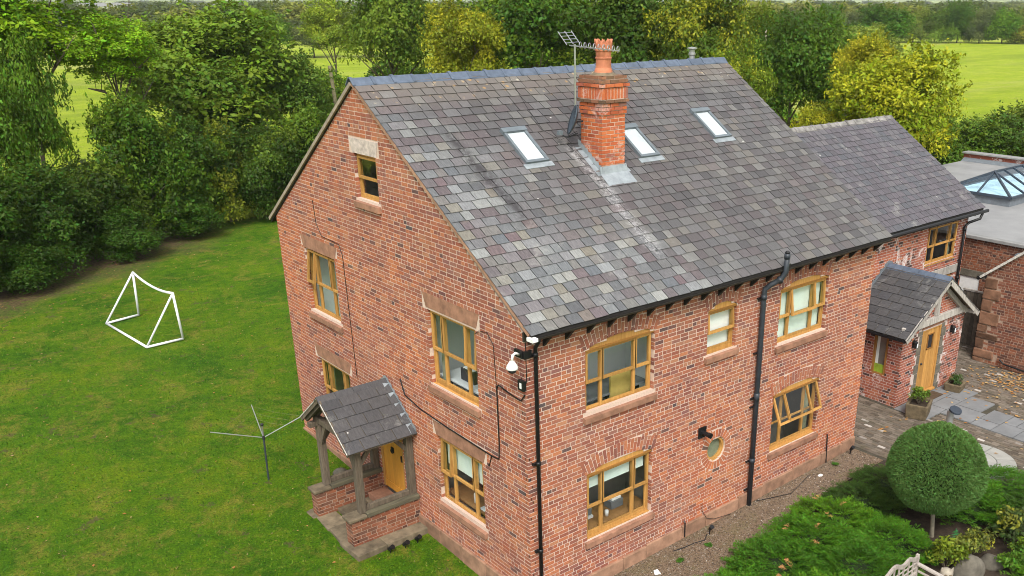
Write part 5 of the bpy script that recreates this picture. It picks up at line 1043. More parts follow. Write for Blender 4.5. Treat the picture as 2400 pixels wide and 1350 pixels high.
m = MB(); m.box(8.35, 8.47, -.42, -.34, -.04, .0); o = m.build('white_stone', 'white_paint', bevel=.015); tag(o, 'small white block lying on the gravel under the open window', 'stone')
# desks and office things seen through the panes
def office(name, parts, label, cat):
    E_ = empty(name, (0, 0, 0), label, cat)
    for nm, mt, bx in parts: m = MB(); m.box(*bx); m.build(nm, mt, E_, bevel=.004)
    return E_
office('desk', [('top', 'desk_grey', (1.2, 3.2, .3, .95, 3.62, 3.66)), ('leg', 'dark_thing', (1.3, 1.36, .4, .46, 2.85, 3.62)), ('leg', 'dark_thing', (3.0, 3.06, .4, .46, 2.85, 3.62))], 'grey desk inside the upper front window nearest the corner', 'desk')
office('office_chair', [('backrest', 'board_yellow', (2.2, 2.75, .28, .33, 3.55, 4.05)), ('seat', 'dark_thing', (2.2, 2.75, .34, .7, 3.50, 3.55)), ('post', 'dark_thing', (2.44, 2.5, .5, .56, 2.85, 3.5))], 'yellow wooden chair back behind the upper front window', 'chair')
office('monitor', [('screen', 'dark_thing', (1.5, 2.0, .7, .74, 3.75, 4.05)), ('stand', 'dark_thing', (1.72, 1.78, .72, .78, 3.66, 3.75))], 'black monitor on the desk behind the upper front window', 'monitor')
office('desk', [('top', 'desk_wood', (1.2, 3.2, .22, .85, .90, .94)), ('leg', 'dark_thing', (1.3, 1.36, .4, .46, .16, .9)), ('leg', 'dark_thing', (3.0, 3.06, .4, .46, .16, .9))], 'brown wooden desk inside the lower front window nearest the corner', 'desk')
office('storage_tub', [('tub', 'desk_grey', (2.42, 2.74, .48, .70, .945, 1.12)), ('papers', 'white_paint', (2.46, 2.70, .5, .66, 1.125, 1.17))], 'pale plastic tub of papers on the desk behind the lower front window', 'tub')
office('box_file', [('cover', 'desk_grey', (1.5, 1.95, .55, .62, .945, 1.22)), ('spine', 'white_paint', (1.5, 1.95, .5, .548, .945, 1.0))], 'white box file standing on the desk behind the lower front window', 'file')
office('desk', [('top', 'paper', (.25, .85, 1.3, 3.2, 3.66, 3.70)), ('leg', 'dark_thing', (.4, .46, 1.4, 1.46, 2.9, 3.66)), ('leg', 'dark_thing', (.4, .46, 3.05, 3.11, 2.9, 3.66))], 'pale desk inside the upper gable window nearest the corner', 'desk')
office('printer', [('body', 'dark_thing', (.4, .8, 2.2, 2.65, 3.705, 3.95)), ('tray', 'paper', (.42, .7, 2.25, 2.6, 3.955, 3.97))], 'black printer on the desk behind the upper gable window', 'printer')
office('desk', [('top', 'desk_wood', (.25, .85, 1.3, 3.2, 1.03, 1.07)), ('leg', 'dark_thing', (.4, .46, 1.4, 1.46, .26, 1.03)), ('leg', 'dark_thing', (.4, .46, 3.05, 3.11, .26, 1.03))], 'brown desk inside the lower gable window nearest the corner', 'desk')
office('laptop', [('base', 'paper', (.3, .6, 1.7, 2.1, 1.075, 1.095)), ('lid', 'paper', (.6, .615, 1.7, 2.1, 1.1, 1.35))], 'pale laptop open on the desk behind the lower gable window', 'laptop')
m = MB(); m.lathe([(.05, 0), (.05, .2), (.02, .23)], (.4, 2.35, 1.075), 12); o = m.build('white_bottle', 'white_paint', smooth=True); tag(o, 'white bottle on the desk behind the lower gable window', 'bottle')
m = MB(); m.lathe([(.04, 0), (.042, .12), (.03, .13)], (2.2, .38, .945), 12); o = m.build('pen_pot', 'white_paint', smooth=True); tag(o, 'white pen pot on the desk behind the lower front window', 'pot')
# ------------------------------------------------------------------ bench and owl
BE = empty('garden_bench', (4.95, -4.75, -.02), 'weathered grey teak bench with a scrolled lattice back among the junipers', 'bench')
def bb(nm, a, b2, w, h, upv=(0, 0, 1)): m = MB(); m.beam(a, b2, w, h, upv, rng.random()); m.build(nm, 'teak_grey', BE, bevel=.006)
crest_p = []
hwid = .82
for k in range(25):
    t = -1 + 2 * k / 24; zz = .80 + .17 * math.exp(-(t / .30) ** 2) * 1.0 + .12 * math.exp(-((abs(t) - .62) / .2) ** 2) + (.05 * max(0, abs(t) - .86) / .14)
    crest_p.append((t * hwid, .27 + .0, zz))
m = MB()
for a, b2 in zip(crest_p[:-1], crest_p[1:]): m.beam(a, b2, .05, .075, (0, 0, 1), .4)
m.build('crest_rail', 'teak_grey', BE)
for s in (-1, 1):
    bb('back_post', (s * hwid, .27, 0), (s * hwid, .29, .9), .06, .06, (0, 1, 0)); bb('front_leg', (s * hwid, -.28, 0), (s * hwid, -.28, .64), .06, .06, (0, 1, 0)); bb('armrest', (s * hwid, .26, .70), (s * hwid, -.34, .66), .085, .04); bb('side_rail', (s * hwid, .24, .40), (s * hwid, -.26, .40), .035, .07); bb('side_rail', (s * hwid, .24, .55), (s * hwid, -.26, .53), .03, .04)
for k in range(6): bb('seat_slat', (-hwid + .03, -.26 + k * .095, .44), (hwid - .03, -.26 + k * .095, .44), .075, .025)
bb('lower_rail', (-hwid + .03, .27, .50), (hwid - .03, .27, .50), .04, .06)
for k in range(9):
    x = -.66 + k * .165; zt = np.interp(x, [p[0] for p in crest_p], [p[2] for p in crest_p]); bb('back_slat', (x, .27, .53), (x, .27, zt - .03), .022, .035, (0, 1, 0))
for z in (.62, .73): bb('lattice_bar', (-hwid + .03, .275, z), (hwid - .03, .275, z), .018, .03)
OW = empty('stone_owl', (6.38, -4.78, -.1), 'small carved stone owl with pointed ears beside the bench arm', 'statue')
m = MB(); m.lathe([(.12, 0), (.15, .08), (.155, .2), (.13, .30), (.105, .34), (.125, .40), (.125, .46), (.10, .52), (.04, .55)], (0, 0, 0), 18); o = m.build('body', 'owl_stone', OW, smooth=True)
for s in (-1, 1):
    m = MB(); m.add([(s * .04, -.03, .52), (s * .12, -.03, .46), (s * .11, .02, .49), (s * .11, -.02, .60)], [(0, 1, 3), (1, 2, 3), (2, 0, 3), (0, 2, 1)]); o = m.build('ear', 'owl_stone', OW); o.rotation_euler = (0, 0, R(-45)); m = MB(); m.lathe([(.05, 0), (.045, .02), (.015, .03)], (0, 0, 0), 12); o = m.build('eye', 'trough_stone', OW); o.rotation_euler = (R(90), 0, R(-45)); d = V(s * .05, -.115, .44); d.rotate(Matrix.Rotation(R(-45), 3, 'Z')); o.location = d
boulder('boulder', (7.25, -4.78, .05), (.36, .3, .32), 'grey mossy boulder behind the stone owl', seed=5); boulder('boulder', (7.95, -4.95, .0), (.30, .24, .16), 'flat pale rock among the plants at the bed edge', seed=6); boulder('boulder', (9.0, -5.6, .0), (.4, .3, .2), 'brown rock at the edge of the planting bed by the frame', seed=8)

# ------------------------------------------------------------------ foliage
def crown_mesh(name, seed, lobes, leaves, leaf, lobe_r=(.28, .5), squash=1.0, shape='round', mat='leaf', flat=.35, gap=0.0, down=-.55):
    """unit crown: lobes spread over a ball, each lobe a shell of leaf faces"""
    r = np.random.default_rng(seed); cs = []; rs = []
    while len(cs) < lobes:
        p = r.normal(size=3); p /= np.linalg.norm(p); 
        if p[2] < down: continue
        d = r.uniform(.35, .78) if len(cs) > lobes * .25 else r.uniform(.0, .4); q = p * d
        if shape == 'cone': q[:2] *= 1.05 - .55 * max(0, q[2])
        cs.append(q); rs.append(r.uniform(*lobe_r))
    cs, rs = np.array(cs), np.array(rs); w = rs ** 2; w /= w.sum(); li = r.choice(lobes, leaves, p=w)
    n = r.normal(size=(leaves, 3)); n /= np.linalg.norm(n, axis=1)[:, None]; n[:, 2] = np.where(n[:, 2] < -.35, -n[:, 2], n[:, 2])
    rad = rs[li] * (1 - .45 * r.random(leaves) ** 2.2); bump = 1 + .18 * np.sin(n[:, 0] * 9 + li) * np.sin(n[:, 1] * 8 + 2 * li) + r.normal(0, .05, leaves)
    c = cs[li] + n * (rad * bump)[:, None]
    out = c / np.maximum(np.linalg.norm(c, axis=1)[:, None], 1e-6)
    nv = n * .45 + out * .35 + r.normal(0, .55, (leaves, 3)) + np.array([0, 0, flat]); nv /= np.linalg.norm(nv, axis=1)[:, None]
    # shoots that break the outline
    ns = leaves // 5; k = max(1, ns // 22); sl = r.choice(lobes, k, p=w); sdn = r.normal(size=(k, 3)); sdn[:, 2] = np.abs(sdn[:, 2]) * 1.1; sdn /= np.linalg.norm(sdn, axis=1)[:, None]; si = r.integers(0, k, ns)
    c[:ns] = cs[sl[si]] + sdn[si] * (rs[sl[si]] * r.uniform(.85, 1.0, ns) + r.random(ns) * rs[sl[si]] * r.uniform(.25, .75, k)[si])[:, None] + r.normal(0, leaf * .9, (ns, 3)); li[:ns] = sl[si]
    t = np.cross(nv, r.normal(size=(leaves, 3))); t /= np.linalg.norm(t, axis=1)[:, None]; b = np.cross(nv, t); s = leaf * (.5 + 1.25 * r.random(leaves) ** 1.6)[:, None]
    v = np.stack([c - t * s, c - b * s * .55 + nv * s * .12, c + t * s, c + b * s * .55 + nv * s * .12], 1).reshape(-1, 3); v[:, 2] *= squash
    lum = r.random(lobes); depth = np.clip((np.linalg.norm(c, axis=1) - .35) / .6, 0, 1)
    return np_mesh(name, v, np.arange(4 * leaves).reshape(-1, 4), mat, r.random(leaves), np.clip(lum[li] * .75 + r.normal(.12, .10, leaves), 0, 1))
def trunk_mesh(name, seed, limbs=7, rad=.05):
    """unit trunk: ground at 0, crown centre at 1, limbs reach into the crown"""
    r = random.Random(seed); m = MB(); m.tube([(0, 0, -.02), (r.uniform(-.02, .02), 0, .3), (r.uniform(-.04, .04), r.uniform(-.04, .04), .62), (0, 0, .95)], [rad * 1.4, rad, rad * .8, rad * .5], 8)
    for k in range(limbs):
        a = 2 * math.pi * k / limbs + r.uniform(-.4, .4); h = r.uniform(.45, .8); e = r.uniform(.5, .85); p0 = V(0, 0, h); p2 = V(math.cos(a) * e, math.sin(a) * e, h + r.uniform(.15, .5)); p1 = p0.lerp(p2, .45) + V(0, 0, r.uniform(-.02, .08))
        m.tube([p0, p1, p2], [rad * .55, rad * .36, rad * .10], 6)
        for j in range(2): q = p1.lerp(p2, r.uniform(.1, .6)); m.tube([q, q + V(r.uniform(-.25, .25), r.uniform(-.25, .25), r.uniform(.1, .3))], [rad * .22, rad * .06], 5)
    o = m.build(name, 'bark', None, True); me = o.data; bpy.data.objects.remove(o); return me
CR = {'a': crown_mesh('crown', 1, 40, 42000, .022, (.2, .40)), 'b': crown_mesh('crown', 2, 55, 42000, .021, (.16, .34)), 'c': crown_mesh('crown', 3, 30, 30000, .025, (.25, .46), shape='cone'),
      'open': crown_mesh('crown', 4, 80, 32000, .021, (.11, .24), flat=.7, down=-.8), 'd': crown_mesh('crown', 6, 70, 46000, .0205, (.14, .30)),
      'bush': crown_mesh('foliage', 5, 46, 42000, .024, (.2, .38), down=-.9), 'bush2': crown_mesh('foliage', 7, 60, 42000, .024, (.16, .34), down=-.9), 'far': crown_mesh('crown', 9, 14, 1500, .085, (.35, .55))}
TK = {1: trunk_mesh('trunk', 1, 7, .028), 2: trunk_mesh('trunk', 2, 9, .021), 3: trunk_mesh('trunk', 3, 6, .028)}
def tree(name, kind, x, y, rx, zlo, zhi, col, label, yellow=0.0, tk=1, cat='tree', group=None, ry=None, trunk=True, rot=None):
    z0 = gz(x, y); E_ = empty(name, (x, y, z0 - .03), label, cat, group); zc = (zlo + zhi) / 2 - z0; rz_ = (zhi - zlo) / 2; ro = rng.uniform(0, 6.28) if rot is None else rot
    put('foliage' if cat in ('bush', 'shrub') else 'crown', CR[kind], E_, (0, 0, zc), (0, 0, ro), (rx * 1.12, (ry or rx) * 1.12, rz_ * 1.08), (*col, yellow))
    if trunk: put('trunk' if cat == 'tree' else 'stem', TK[tk], E_, (0, 0, 0), (0, 0, ro), (rx, ry or rx, max(zc, .4)))
    return E_
DK, MD, BRT, OLV, YEL = (.052, .122, .007), (.090, .195, .007), (.175, .330, .006), (.105, .185, .012), (.215, .275, .006)
gH = 'bushes of the hedgerow along the lawn'
for (x, y, rx, hi, k, col, lb, yl) in (
    (-6.0, 29.6, 3.0, 8.0, 'bush', DK, 'dark hedgerow bush cut by the left edge of the photo', 0), (-3.8, 28.6, 2.4, 5.0, 'bush2', DK, 'dense dark bush behind the worn earth at the far left of the lawn', 0),
    (-1.4, 30.2, 2.3, 4.5, 'bush', (0.052, 0.119, 0.008), 'dark hedgerow bush below the gap with the field', 0), (.8, 31.9, 2.2, 4.5, 'bush2', (0.058, 0.121, 0.011), 'greyish hedgerow bush with loose twiggy top below the field gap', .1),
    (3.1, 33.0, 2.5, 6.5, 'bush', (0.081, 0.182, 0.008), 'tallest bright green bush in the middle of the hedgerow', .1), (5.4, 34.0, 2.3, 5.8, 'bush2', (0.072, 0.162, 0.009), 'mid green hedgerow bush right of the tallest bush', .15),
    (7.6, 34.6, 2.1, 4.9, 'bush', (0.058, 0.128, 0.010), 'rounded hedgerow bush behind the goal, with some brown leaves', .3), (9.6, 33.8, 2.0, 5.0, 'bush2', (0.065, 0.142, 0.010), 'hedgerow bush next to the gable corner of the house', .15),
    (12.0, 34.2, 2.2, 5.3, 'bush', (0.078, 0.169, 0.010), 'hedgerow bush showing just past the gable eave', .1), (-8.8, 26.6, 2.6, 5.6, 'bush2', DK, 'dark hedgerow bush past the left edge of the lawn', 0), (-12.0, 24.6, 2.8, 5.8, 'bush', DK, 'outermost dark hedgerow bush left of the lawn', 0), (14.6, 33.4, 2.2, 5.0, 'bush2', MD, 'hedgerow bush behind the house left of the tall trees', .1), (17.4, 32.6, 2.2, 4.8, 'bush', DK, 'dark hedgerow bush hidden behind the house', .1),
    (1.6, 30.6, 1.5, 2.5, 'bush', DK, 'low dark bush at the hedge foot behind the goal', 0), (-2.6, 28.0, 1.5, 2.4, 'bush2', DK, 'low dark bush at the hedge foot left of the goal', 0), (5.0, 32.6, 1.6, 2.6, 'bush2', DK, 'low dark bush at the hedge foot right of the goal', 0)):
    col = tuple(c * .68 for c in col); tree('hedge_bush', k, x, y, rx, gz(x, y) - .25, hi, col, lb, yl, cat='bush', group=gH)
for (k, x, y, rx, lo, hi, col, lb, yl, tk) in (
    ('open', .6, 38.0, 4.6, 6.3, 12.8, BRT, 'bright green spreading tree with bare boughs at the upper left', .15, 2),
    ('open', 3.9, 36.0, 2.3, 6.6, 10.0, BRT, 'low bright green bough-tree reaching over the field gap', .1, 3),
    ('b', -2.6, 32.4, 1.9, 1.5, 9.5, (0.078, 0.162, 0.008), 'dark green tree at the very left edge of the photo', .05, 1),
    ('bush', 9.6, 41.0, 4.2, .3, 5.4, (0.072, 0.135, 0.010), 'broad dark thicket under the large olive-green tree', .1, 1),
    ('b', -.3, 34.2, 1.6, 1.6, 10.2, (0.078, 0.162, 0.008), 'mid green tree filling the left edge above the hedgerow', .05, 1),
    ('d', 10.4, 43.0, 5.6, 1.6, 10.5, OLV, 'large broad olive-green tree behind the hedgerow', .12, 2),
    ('a', 14.2, 41.2, 2.5, 2.4, 8.0, (0.058, 0.115, 0.010), 'dark tree just left of the timber pole', .05, 1),
    ('b', 16.3, 50.0, 1.8, 4.5, 10.0, (0.065, 0.128, 0.011), 'small dark tree right of the broad olive tree', .1, 1),
    ('open', 35.3, 78.2, 3.3, 4.6, 11.2, (0.195, 0.270, 0.021), 'pale green airy tree standing in the far left field', .2, 1),
    ('bush2', 19.3, 46.8, 2.4, .3, 5.9, (0.091, 0.176, 0.010), 'green shrubby tree above the house ridge end', .2, 1),
    ('a', 21.4, 42.0, 3.2, 4.6, 12.2, (0.078, 0.142, 0.010), 'tall green tree with a forked dark trunk left of the yellowing tree', .12, 2),
    ('d', 22.4, 35.4, 2.6, 4.6, 10.6, (0.208, 0.243, 0.010), 'yellowing tree rising behind the middle of the ridge', .65, 1),
    ('a', 28.1, 36.2, 4.4, 3.6, 12.8, DK, 'dark green tree right of the yellowing tree', .12, 2),
    ('b', 31.2, 31.0, 4.3, 3.6, 12.6, (0.055, 0.115, 0.008), 'large dark tree behind the chimney and aerial', .18, 1),
    ('d', 32.0, 26.0, 3.2, 3.6, 11.6, (0.078, 0.135, 0.008), 'olive tree with yellow flecks behind the far ridge end', .55, 2),
    ('d', 30.4, 21.8, 2.0, 2.4, 8.4, (0.130, 0.203, 0.010), 'yellow-green tree at the far roof verge', .5, 1),
    ('a', 37.0, 23.4, 3.3, 2.0, 10.2, (0.055, 0.121, 0.008), 'dense dark tree right of the far roof verge', .08, 1),
    ('c', 51.4, 38.2, 2.4, 4.0, 10.2, (0.156, 0.216, 0.011), 'yellowish tree behind the white birch stem', .5, 1),
    ('d', 30.8, 12.7, 3.2, 2.0, 8.7, YEL, 'big golden autumn tree above the wing ridge', .62, 2),
    ('d', 34.2, 16.6, 1.9, 4.6, 9.1, (0.247, 0.270, 0.010), 'golden tree top behind the big autumn tree', .8, 1),
    ('d', 28.3, 14.9, 1.5, 2.6, 6.2, (0.247, 0.270, 0.010), 'low golden tree at the near side of the wing ridge', .6, 1),
    ('open', 87.4, 51.7, 3.8, 3.0, 8.2, (0.208, 0.270, 0.042), 'pale grey-green willow at the field edge', .1, 1),
    ('c', 150.7, 91.9, 6.5, .4, 9.6, DK, 'rounded dark tree at the far field corner', 0, 1)):
    tree('broadleaf_tree', k, x, y, rx, lo, hi, col, lb, yl, tk)
for (x, y, rx, hi, col, lb) in ((20.5, 49.5, 3.0, 5.8, MD, 'understorey bush behind the ridge end of the house'), (25.2, 48.5, 3.4, 6.8, DK, 'understorey bush behind the yellowing tree'), (29.5, 45.5, 3.4, 7.0, DK, 'dark understorey bush between the tall trees left of the aerial'), (33.6, 42.2, 3.4, 7.0, DK, 'dark understorey bush between the tall trees behind the chimney'), (37.5, 38.8, 3.4, 6.8, DK, 'dark understorey bush right of the chimney'), (39.4, 34.0, 3.4, 6.4, DK, 'dark understorey bush behind the roof flue'), (42.1, 31.0, 3.4, 6.0, MD, 'understorey bush behind the far verge trees'), (41.0, 22.4, 3.2, 6.6, DK, 'dark understorey bush left of the golden tree'),
    (41.7, 13.2, 2.9, 5.0, (0.065, 0.128, 0.011), 'dark hedge bush behind the flat roof parapet'), (46.2, 12.4, 2.9, 5.4, (0.085, 0.135, 0.015), 'greyish hedge bush at the right edge beyond the flat roof'), (39.0, 15.0, 2.2, 4.9, (0.078, 0.149, 0.010), 'green hedge bush between the golden tree and the parapet'), (47.5, 8.5, 2.9, 5.0, (0.065, 0.128, 0.011), 'hedge bush right of the greyish hedge bush'), (43.5, 9.5, 2.4, 4.6, (0.058, 0.115, 0.011), 'low dark hedge bush right behind the parapet coping')):
    tree('hedge_bush', 'bush' if rng.random() < .5 else 'bush2', x, y, rx, gz(x, y) - .3, hi, col, lb, .08, cat='bush', group='bushes behind the house')
# trees along the far edge of the right-hand field
fl_lab = ['dark', 'olive', 'pale', 'yellowish', 'mid green', 'grey-green']; fcol = [DK, OLV, (.12, .17, .02), (.16, .18, .02), MD, (.09, .12, .04)]
nms = ['leftmost', 'second', 'third', 'fourth', 'fifth', 'sixth', 'seventh', 'eighth', 'ninth', 'tenth', 'eleventh', 'twelfth']
for k in range(12):
    t = k / 11; x = 208 + 32 * t; y = 151 - 50 * t; j = (k * 5 + 1) % 6; h = 7.5 + 3.2 * ((k * 37) % 10) / 10
    tree('field_tree', ['c', 'a', 'b'][k % 3], x, y, 4.2 + (k * 7 % 4) * .4, -3.0, h, fcol[j], '%s tree, %s from the left along the far side of the right field' % (fl_lab[j], nms[k]), .1 if j != 3 else .5, group='trees lining the far side of the right field')
for k, (x, y, rx, h, j, lb) in enumerate(((66, 168, 5, 8.6, 4, 'mid green tree in the row beyond the far left field'), (74, 166, 4.5, 7.5, 5, 'grey-green tree in the row beyond the far left field'), (58, 172, 5, 8.2, 1, 'olive tree in the row beyond the far left field'), (83, 160, 4.5, 7.8, 0, 'dark tree in the row beyond the far left field'))):
    tree('field_tree', 'a', x, y, rx, .3, h, fcol[j], lb, .1, group='trees beyond the far left field')
def woods():
    """the far woods that read as one mass"""
    r = np.random.default_rng(12); base = CR['far']; nv = len(base.vertices); co = np.empty(nv * 3, np.float32); base.vertices.foreach_get('co', co); co = co.reshape(-1, 3); Vv = []; F = []; rn = []; cl = []
    nf = len(base.polygons); a1 = np.empty(nf, np.float32); base.attributes['rnd'].data.foreach_get('value', a1); k = 0
    spots = []
    for D, n, jit in ((150, 14, 12), (288, 90, 8), (350, 60, 25), (450, 70, 35), (600, 80, 50), (800, 80, 70), (1100, 80, 100), (1600, 80, 150), (2300, 80, 200)):
        for i in range(n):
            az = R(88 - 80 * (i + r.random()) / n); d = D + r.uniform(-jit, jit); spots.append((CAM.x + d * math.cos(az), CAM.y + d * math.sin(az), D, az))
    for (x, y, D, az) in spots:
        deg = math.degrees(az)
        if D == 150 and not (69 < deg < 80): continue
        if D < 290 and deg < 40: continue
        s = r.uniform(4.5, 8) * (1 + D / 1200); h = r.uniform(3.2, 5.2) if D < 200 else r.uniform(3.6, 5.4)
        a = r.uniform(0, 6.28); c, d = math.cos(a), math.sin(a); p = co * np.array([s, s, h]); p = np.stack([p[:, 0] * c - p[:, 1] * d + x, p[:, 0] * d + p[:, 1] * c + y, p[:, 2] + h * .85 + .2], -1)
        Vv.append(p); F.append(np.arange(nf * 4).reshape(-1, 4) + k * nv); rn.append(a1); cl.append(np.full(nf, r.random())); k += 1
    o = put('woodland', np_mesh('woodland', np.concatenate(Vv), np.concatenate(F), 'leaf', np.concatenate(rn), np.concatenate(cl)), color=(.075, .105, .025, .25)); o['kind'] = 'stuff'; tag(o, 'distant belts of mixed woodland up to the horizon', 'woodland')
woods()
for (x, y, l, w, h, rz_, lb) in ((196, 760, 60, 14, 6, .3, 'long white shed far off on the left horizon'), (262, 745, 34, 14, 5, .3, 'short white building far off beside the long shed'), (330, 800, 40, 16, 5, .2, 'pale green-roofed building far off left of the tall trees'), (740, 470, 40, 16, 6, -.4, 'grey far building above the right field trees')):
    E_ = empty('far_building', (x, y, .3), lb, 'building'); E_.rotation_euler = (0, 0, rz_ + .5); m = MB(); m.box(-l / 2, l / 2, -w / 2, w / 2, 0, h); m.build('wall', 'white_paint', E_); m = MB(); m.prism([(-l / 2 - .5, -w / 2 - .5, h), (-l / 2 - .5, 0, h + 2.5), (-l / 2 - .5, w / 2 + .5, h)], (l + 1, 0, 0)); m.build('roof', 'stone_coping', E_)
    for q in range(4): m = MB(); m.box(-l / 2 + l * (q + .3) / 4, -l / 2 + l * (q + .7) / 4, -w / 2 - .1, -w / 2 - .02, h * .3, h * .7); m.build('window', 'dark_thing', E_)
# poles
PW = empty('utility_pole', (16.6, 40.6, gz(16, 40)), 'leaning timber utility pole behind the left roof slope', 'pole'); m = MB(); m.tube([(.5, .2, 0), (0, 0, 6.7)], [.14, .1], 10); m.build('post', 'pole_wood', PW); m = MB(); m.tube([(-.1, -.1, 6.4), (.3, .1, 6.4)], .03, 6); m.build('bracket', 'dark_thing', PW)
BS = empty('birch_stem', (42, 29.6, gz(30, 30)), 'pale dead birch stem standing above the far verge trees', 'tree'); m = MB(); m.tube([(0, 0, 0), (.05, 0, 4), (0, .1, 8.55)], [.16, .12, .08], 8); m.build('trunk', 'owl_stone', BS); m = MB(); m.tube([(0, .05, 6.5), (.3, .3, 7.6)], [.05, .02], 6); m.build('branch', 'owl_stone', BS)
# ------------------------------------------------------------------ clipped ball, junipers, small shrubs
def ball():
    r = np.random.default_rng(21); n = 60000; d = r.normal(size=(n, 3)); d /= np.linalg.norm(d, axis=1)[:, None]; lum = .5 + .5 * np.sin(d[:, 0] * 5 + 1) * np.sin(d[:, 1] * 6) * np.cos(d[:, 2] * 5)
    rr = .97 + .025 * np.sin(d[:, 0] * 7) * np.sin(d[:, 1] * 6 + 1) - .10 * r.random(n) ** 2; zt = np.where(d[:, 2] > .6, 1 + .12 * (d[:, 2] - .6), 1.0); c = d * rr[:, None]; c[:, 2] *= zt * np.where(d[:, 2] < -.2, .88, 1)
    dirv = d * .8 + r.normal(0, .5, (n, 3)); dirv /= np.linalg.norm(dirv, axis=1)[:, None]; sd = np.cross(dirv, r.normal(size=(n, 3))); sd /= np.linalg.norm(sd, axis=1)[:, None]; s = r.uniform(.020, .042, n)[:, None]
    v = np.stack([c - dirv * s, c + sd * s * .3, c + dirv * s * 1.1, c - sd * s * .3], 1).reshape(-1, 3)
    me = np_mesh('ball_foliage', v, np.arange(4 * n).reshape(-1, 4), 'needle', r.random(n), .25 + .35 * lum)
    E_ = empty('topiary_ball', (8.0, -3.55, -.05), 'large clipped green topiary ball on a thin bare stem', 'topiary'); put('crown', me, E_, (-.05, .08, 1.55), color=(.092, .185, .040, 0), scale=(1.02, 1.02, 1.0))
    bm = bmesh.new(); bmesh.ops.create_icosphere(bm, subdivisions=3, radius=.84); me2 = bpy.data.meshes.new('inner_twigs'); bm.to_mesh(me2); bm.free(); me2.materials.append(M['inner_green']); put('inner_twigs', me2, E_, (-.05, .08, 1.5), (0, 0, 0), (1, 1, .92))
    m = MB(); m.tube([(.02, -.02, -.05), (-.01, 0, .35), (-.03, .05, .9)], [.05, .042, .045], 10); m.build('stem', 'bark_pale', E_)
ball()
def juniper_mesh(seed, plumes=150):
    """low spreading conifer: arching feathery plumes built of side sprays"""
    r = np.random.default_rng(seed); P = []; T = []; lum = []
    for k in range(plumes):
        a = r.uniform(0, 2 * np.pi); q = math.sqrt(r.random()) * .88; z = .36 * (1 - q ** 2) + .10 * math.sin(a * 3 + seed) * q + r.uniform(-.05, .05)
        b0 = np.array([math.cos(a) * q, math.sin(a) * q, z]); el = r.uniform(.35, .95) * (1.2 - .75 * q); az = a + r.normal(0, .55); d = np.array([math.cos(az) * math.cos(el), math.sin(az) * math.cos(el), math.sin(el)])
        sd = np.array([-math.sin(az), math.cos(az), 0.0]); L = r.uniform(.26, .46); lm = r.random()
        for j in range(15):
            t = (j + 1) / 15; c = b0 + d * L * t + np.array([0, 0, -.10 * t * t]); s = 1 if j % 2 else -1
            sv = d * .75 + sd * s * .8 + r.normal(0, .18, 3); sv /= np.linalg.norm(sv); l = .15 * (1.12 - t) + .035
            for i in range(7):
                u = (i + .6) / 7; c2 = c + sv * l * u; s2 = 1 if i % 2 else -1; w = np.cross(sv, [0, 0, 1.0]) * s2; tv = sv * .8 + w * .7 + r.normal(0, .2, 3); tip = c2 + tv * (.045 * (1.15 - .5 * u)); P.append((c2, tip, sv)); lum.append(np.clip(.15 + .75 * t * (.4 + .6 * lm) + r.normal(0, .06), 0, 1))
    c = np.array([p[0] for p in P]); tip = np.array([p[1] for p in P]); n = len(P); w = r.normal(0, 1, (n, 3)); w /= np.linalg.norm(w, axis=1)[:, None]; w *= .0085
    v = np.stack([c - w, c + w, tip], 1).reshape(-1, 3); return np_mesh('sprays', v, np.arange(3 * n).reshape(-1, 3), 'needle', r.random(n), lum)
JU = [juniper_mesh(s, 300) for s in (1, 2, 3)]
JC = [(.062, .170, .006, .0), (.050, .142, .006, .0), (.082, .190, .006, .0)]
jl = [(3.0, -2.55, .95, .72, 'juniper at the gravel edge nearest the house corner'), (4.4, -2.35, 1.0, .8, 'juniper second from the corner along the gravel'), (3.9, -3.7, 1.05, .85, 'juniper with a rusty brown tip in front of the bench'), (5.6, -2.35, 1.0, .85, 'bright juniper in the middle of the gravel edge'), (5.4, -3.45, 1.05, .9, 'full bright green juniper behind the bench back'), (6.6, -2.1, .9, .8, 'juniper left of the clipped ball at the gravel'), (6.7, -3.3, .9, .75, 'juniper in front of the clipped ball'), (7.7, -1.95, .8, .6, 'darker juniper between the gravel and the clipped ball'), (8.9, -1.95, .85, .5, 'low dark juniper where gravel meets the setts'),
      (9.6, -3.5, 1.0, .75, 'yellow-tipped juniper right of the clipped ball'), (10.6, -3.7, .9, .65, 'juniper beside the stone circle'), (10.0, -4.7, .9, .7, 'dark juniper at the right edge of the bed'), (2.3, -3.9, .95, .75, 'juniper at the bottom edge of the photo'), (4.9, -5.9, .9, .5, 'juniper in front of the bench seat'), (1.9, -2.9, .8, .6, 'small juniper at the lower gravel edge'), (3.2, -5.0, .95, .7, 'juniper left of the bench'), (11.2, -5.0, .9, .6, 'juniper at the outer corner of the bed'), (8.2, -6.4, 1.0, .6, 'low juniper beyond the rocks')]
for k, (x, y, r_, h, lb) in enumerate(jl):
    E_ = empty('juniper_shrub', (x, y, gz(x, y)), lb, 'shrub', 'spreading junipers in the planting bed'); o = put('foliage', JU[k % 3], E_, (0, 0, .06), (0, 0, rng.uniform(0, 6)), (r_, r_, h * 1.35), JC[k % 3] if 'dark' not in lb else (.038, .085, .010, 0))
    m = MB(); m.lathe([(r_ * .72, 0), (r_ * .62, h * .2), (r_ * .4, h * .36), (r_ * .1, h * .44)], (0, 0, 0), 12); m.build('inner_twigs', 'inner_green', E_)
DS = juniper_mesh(9, 5)
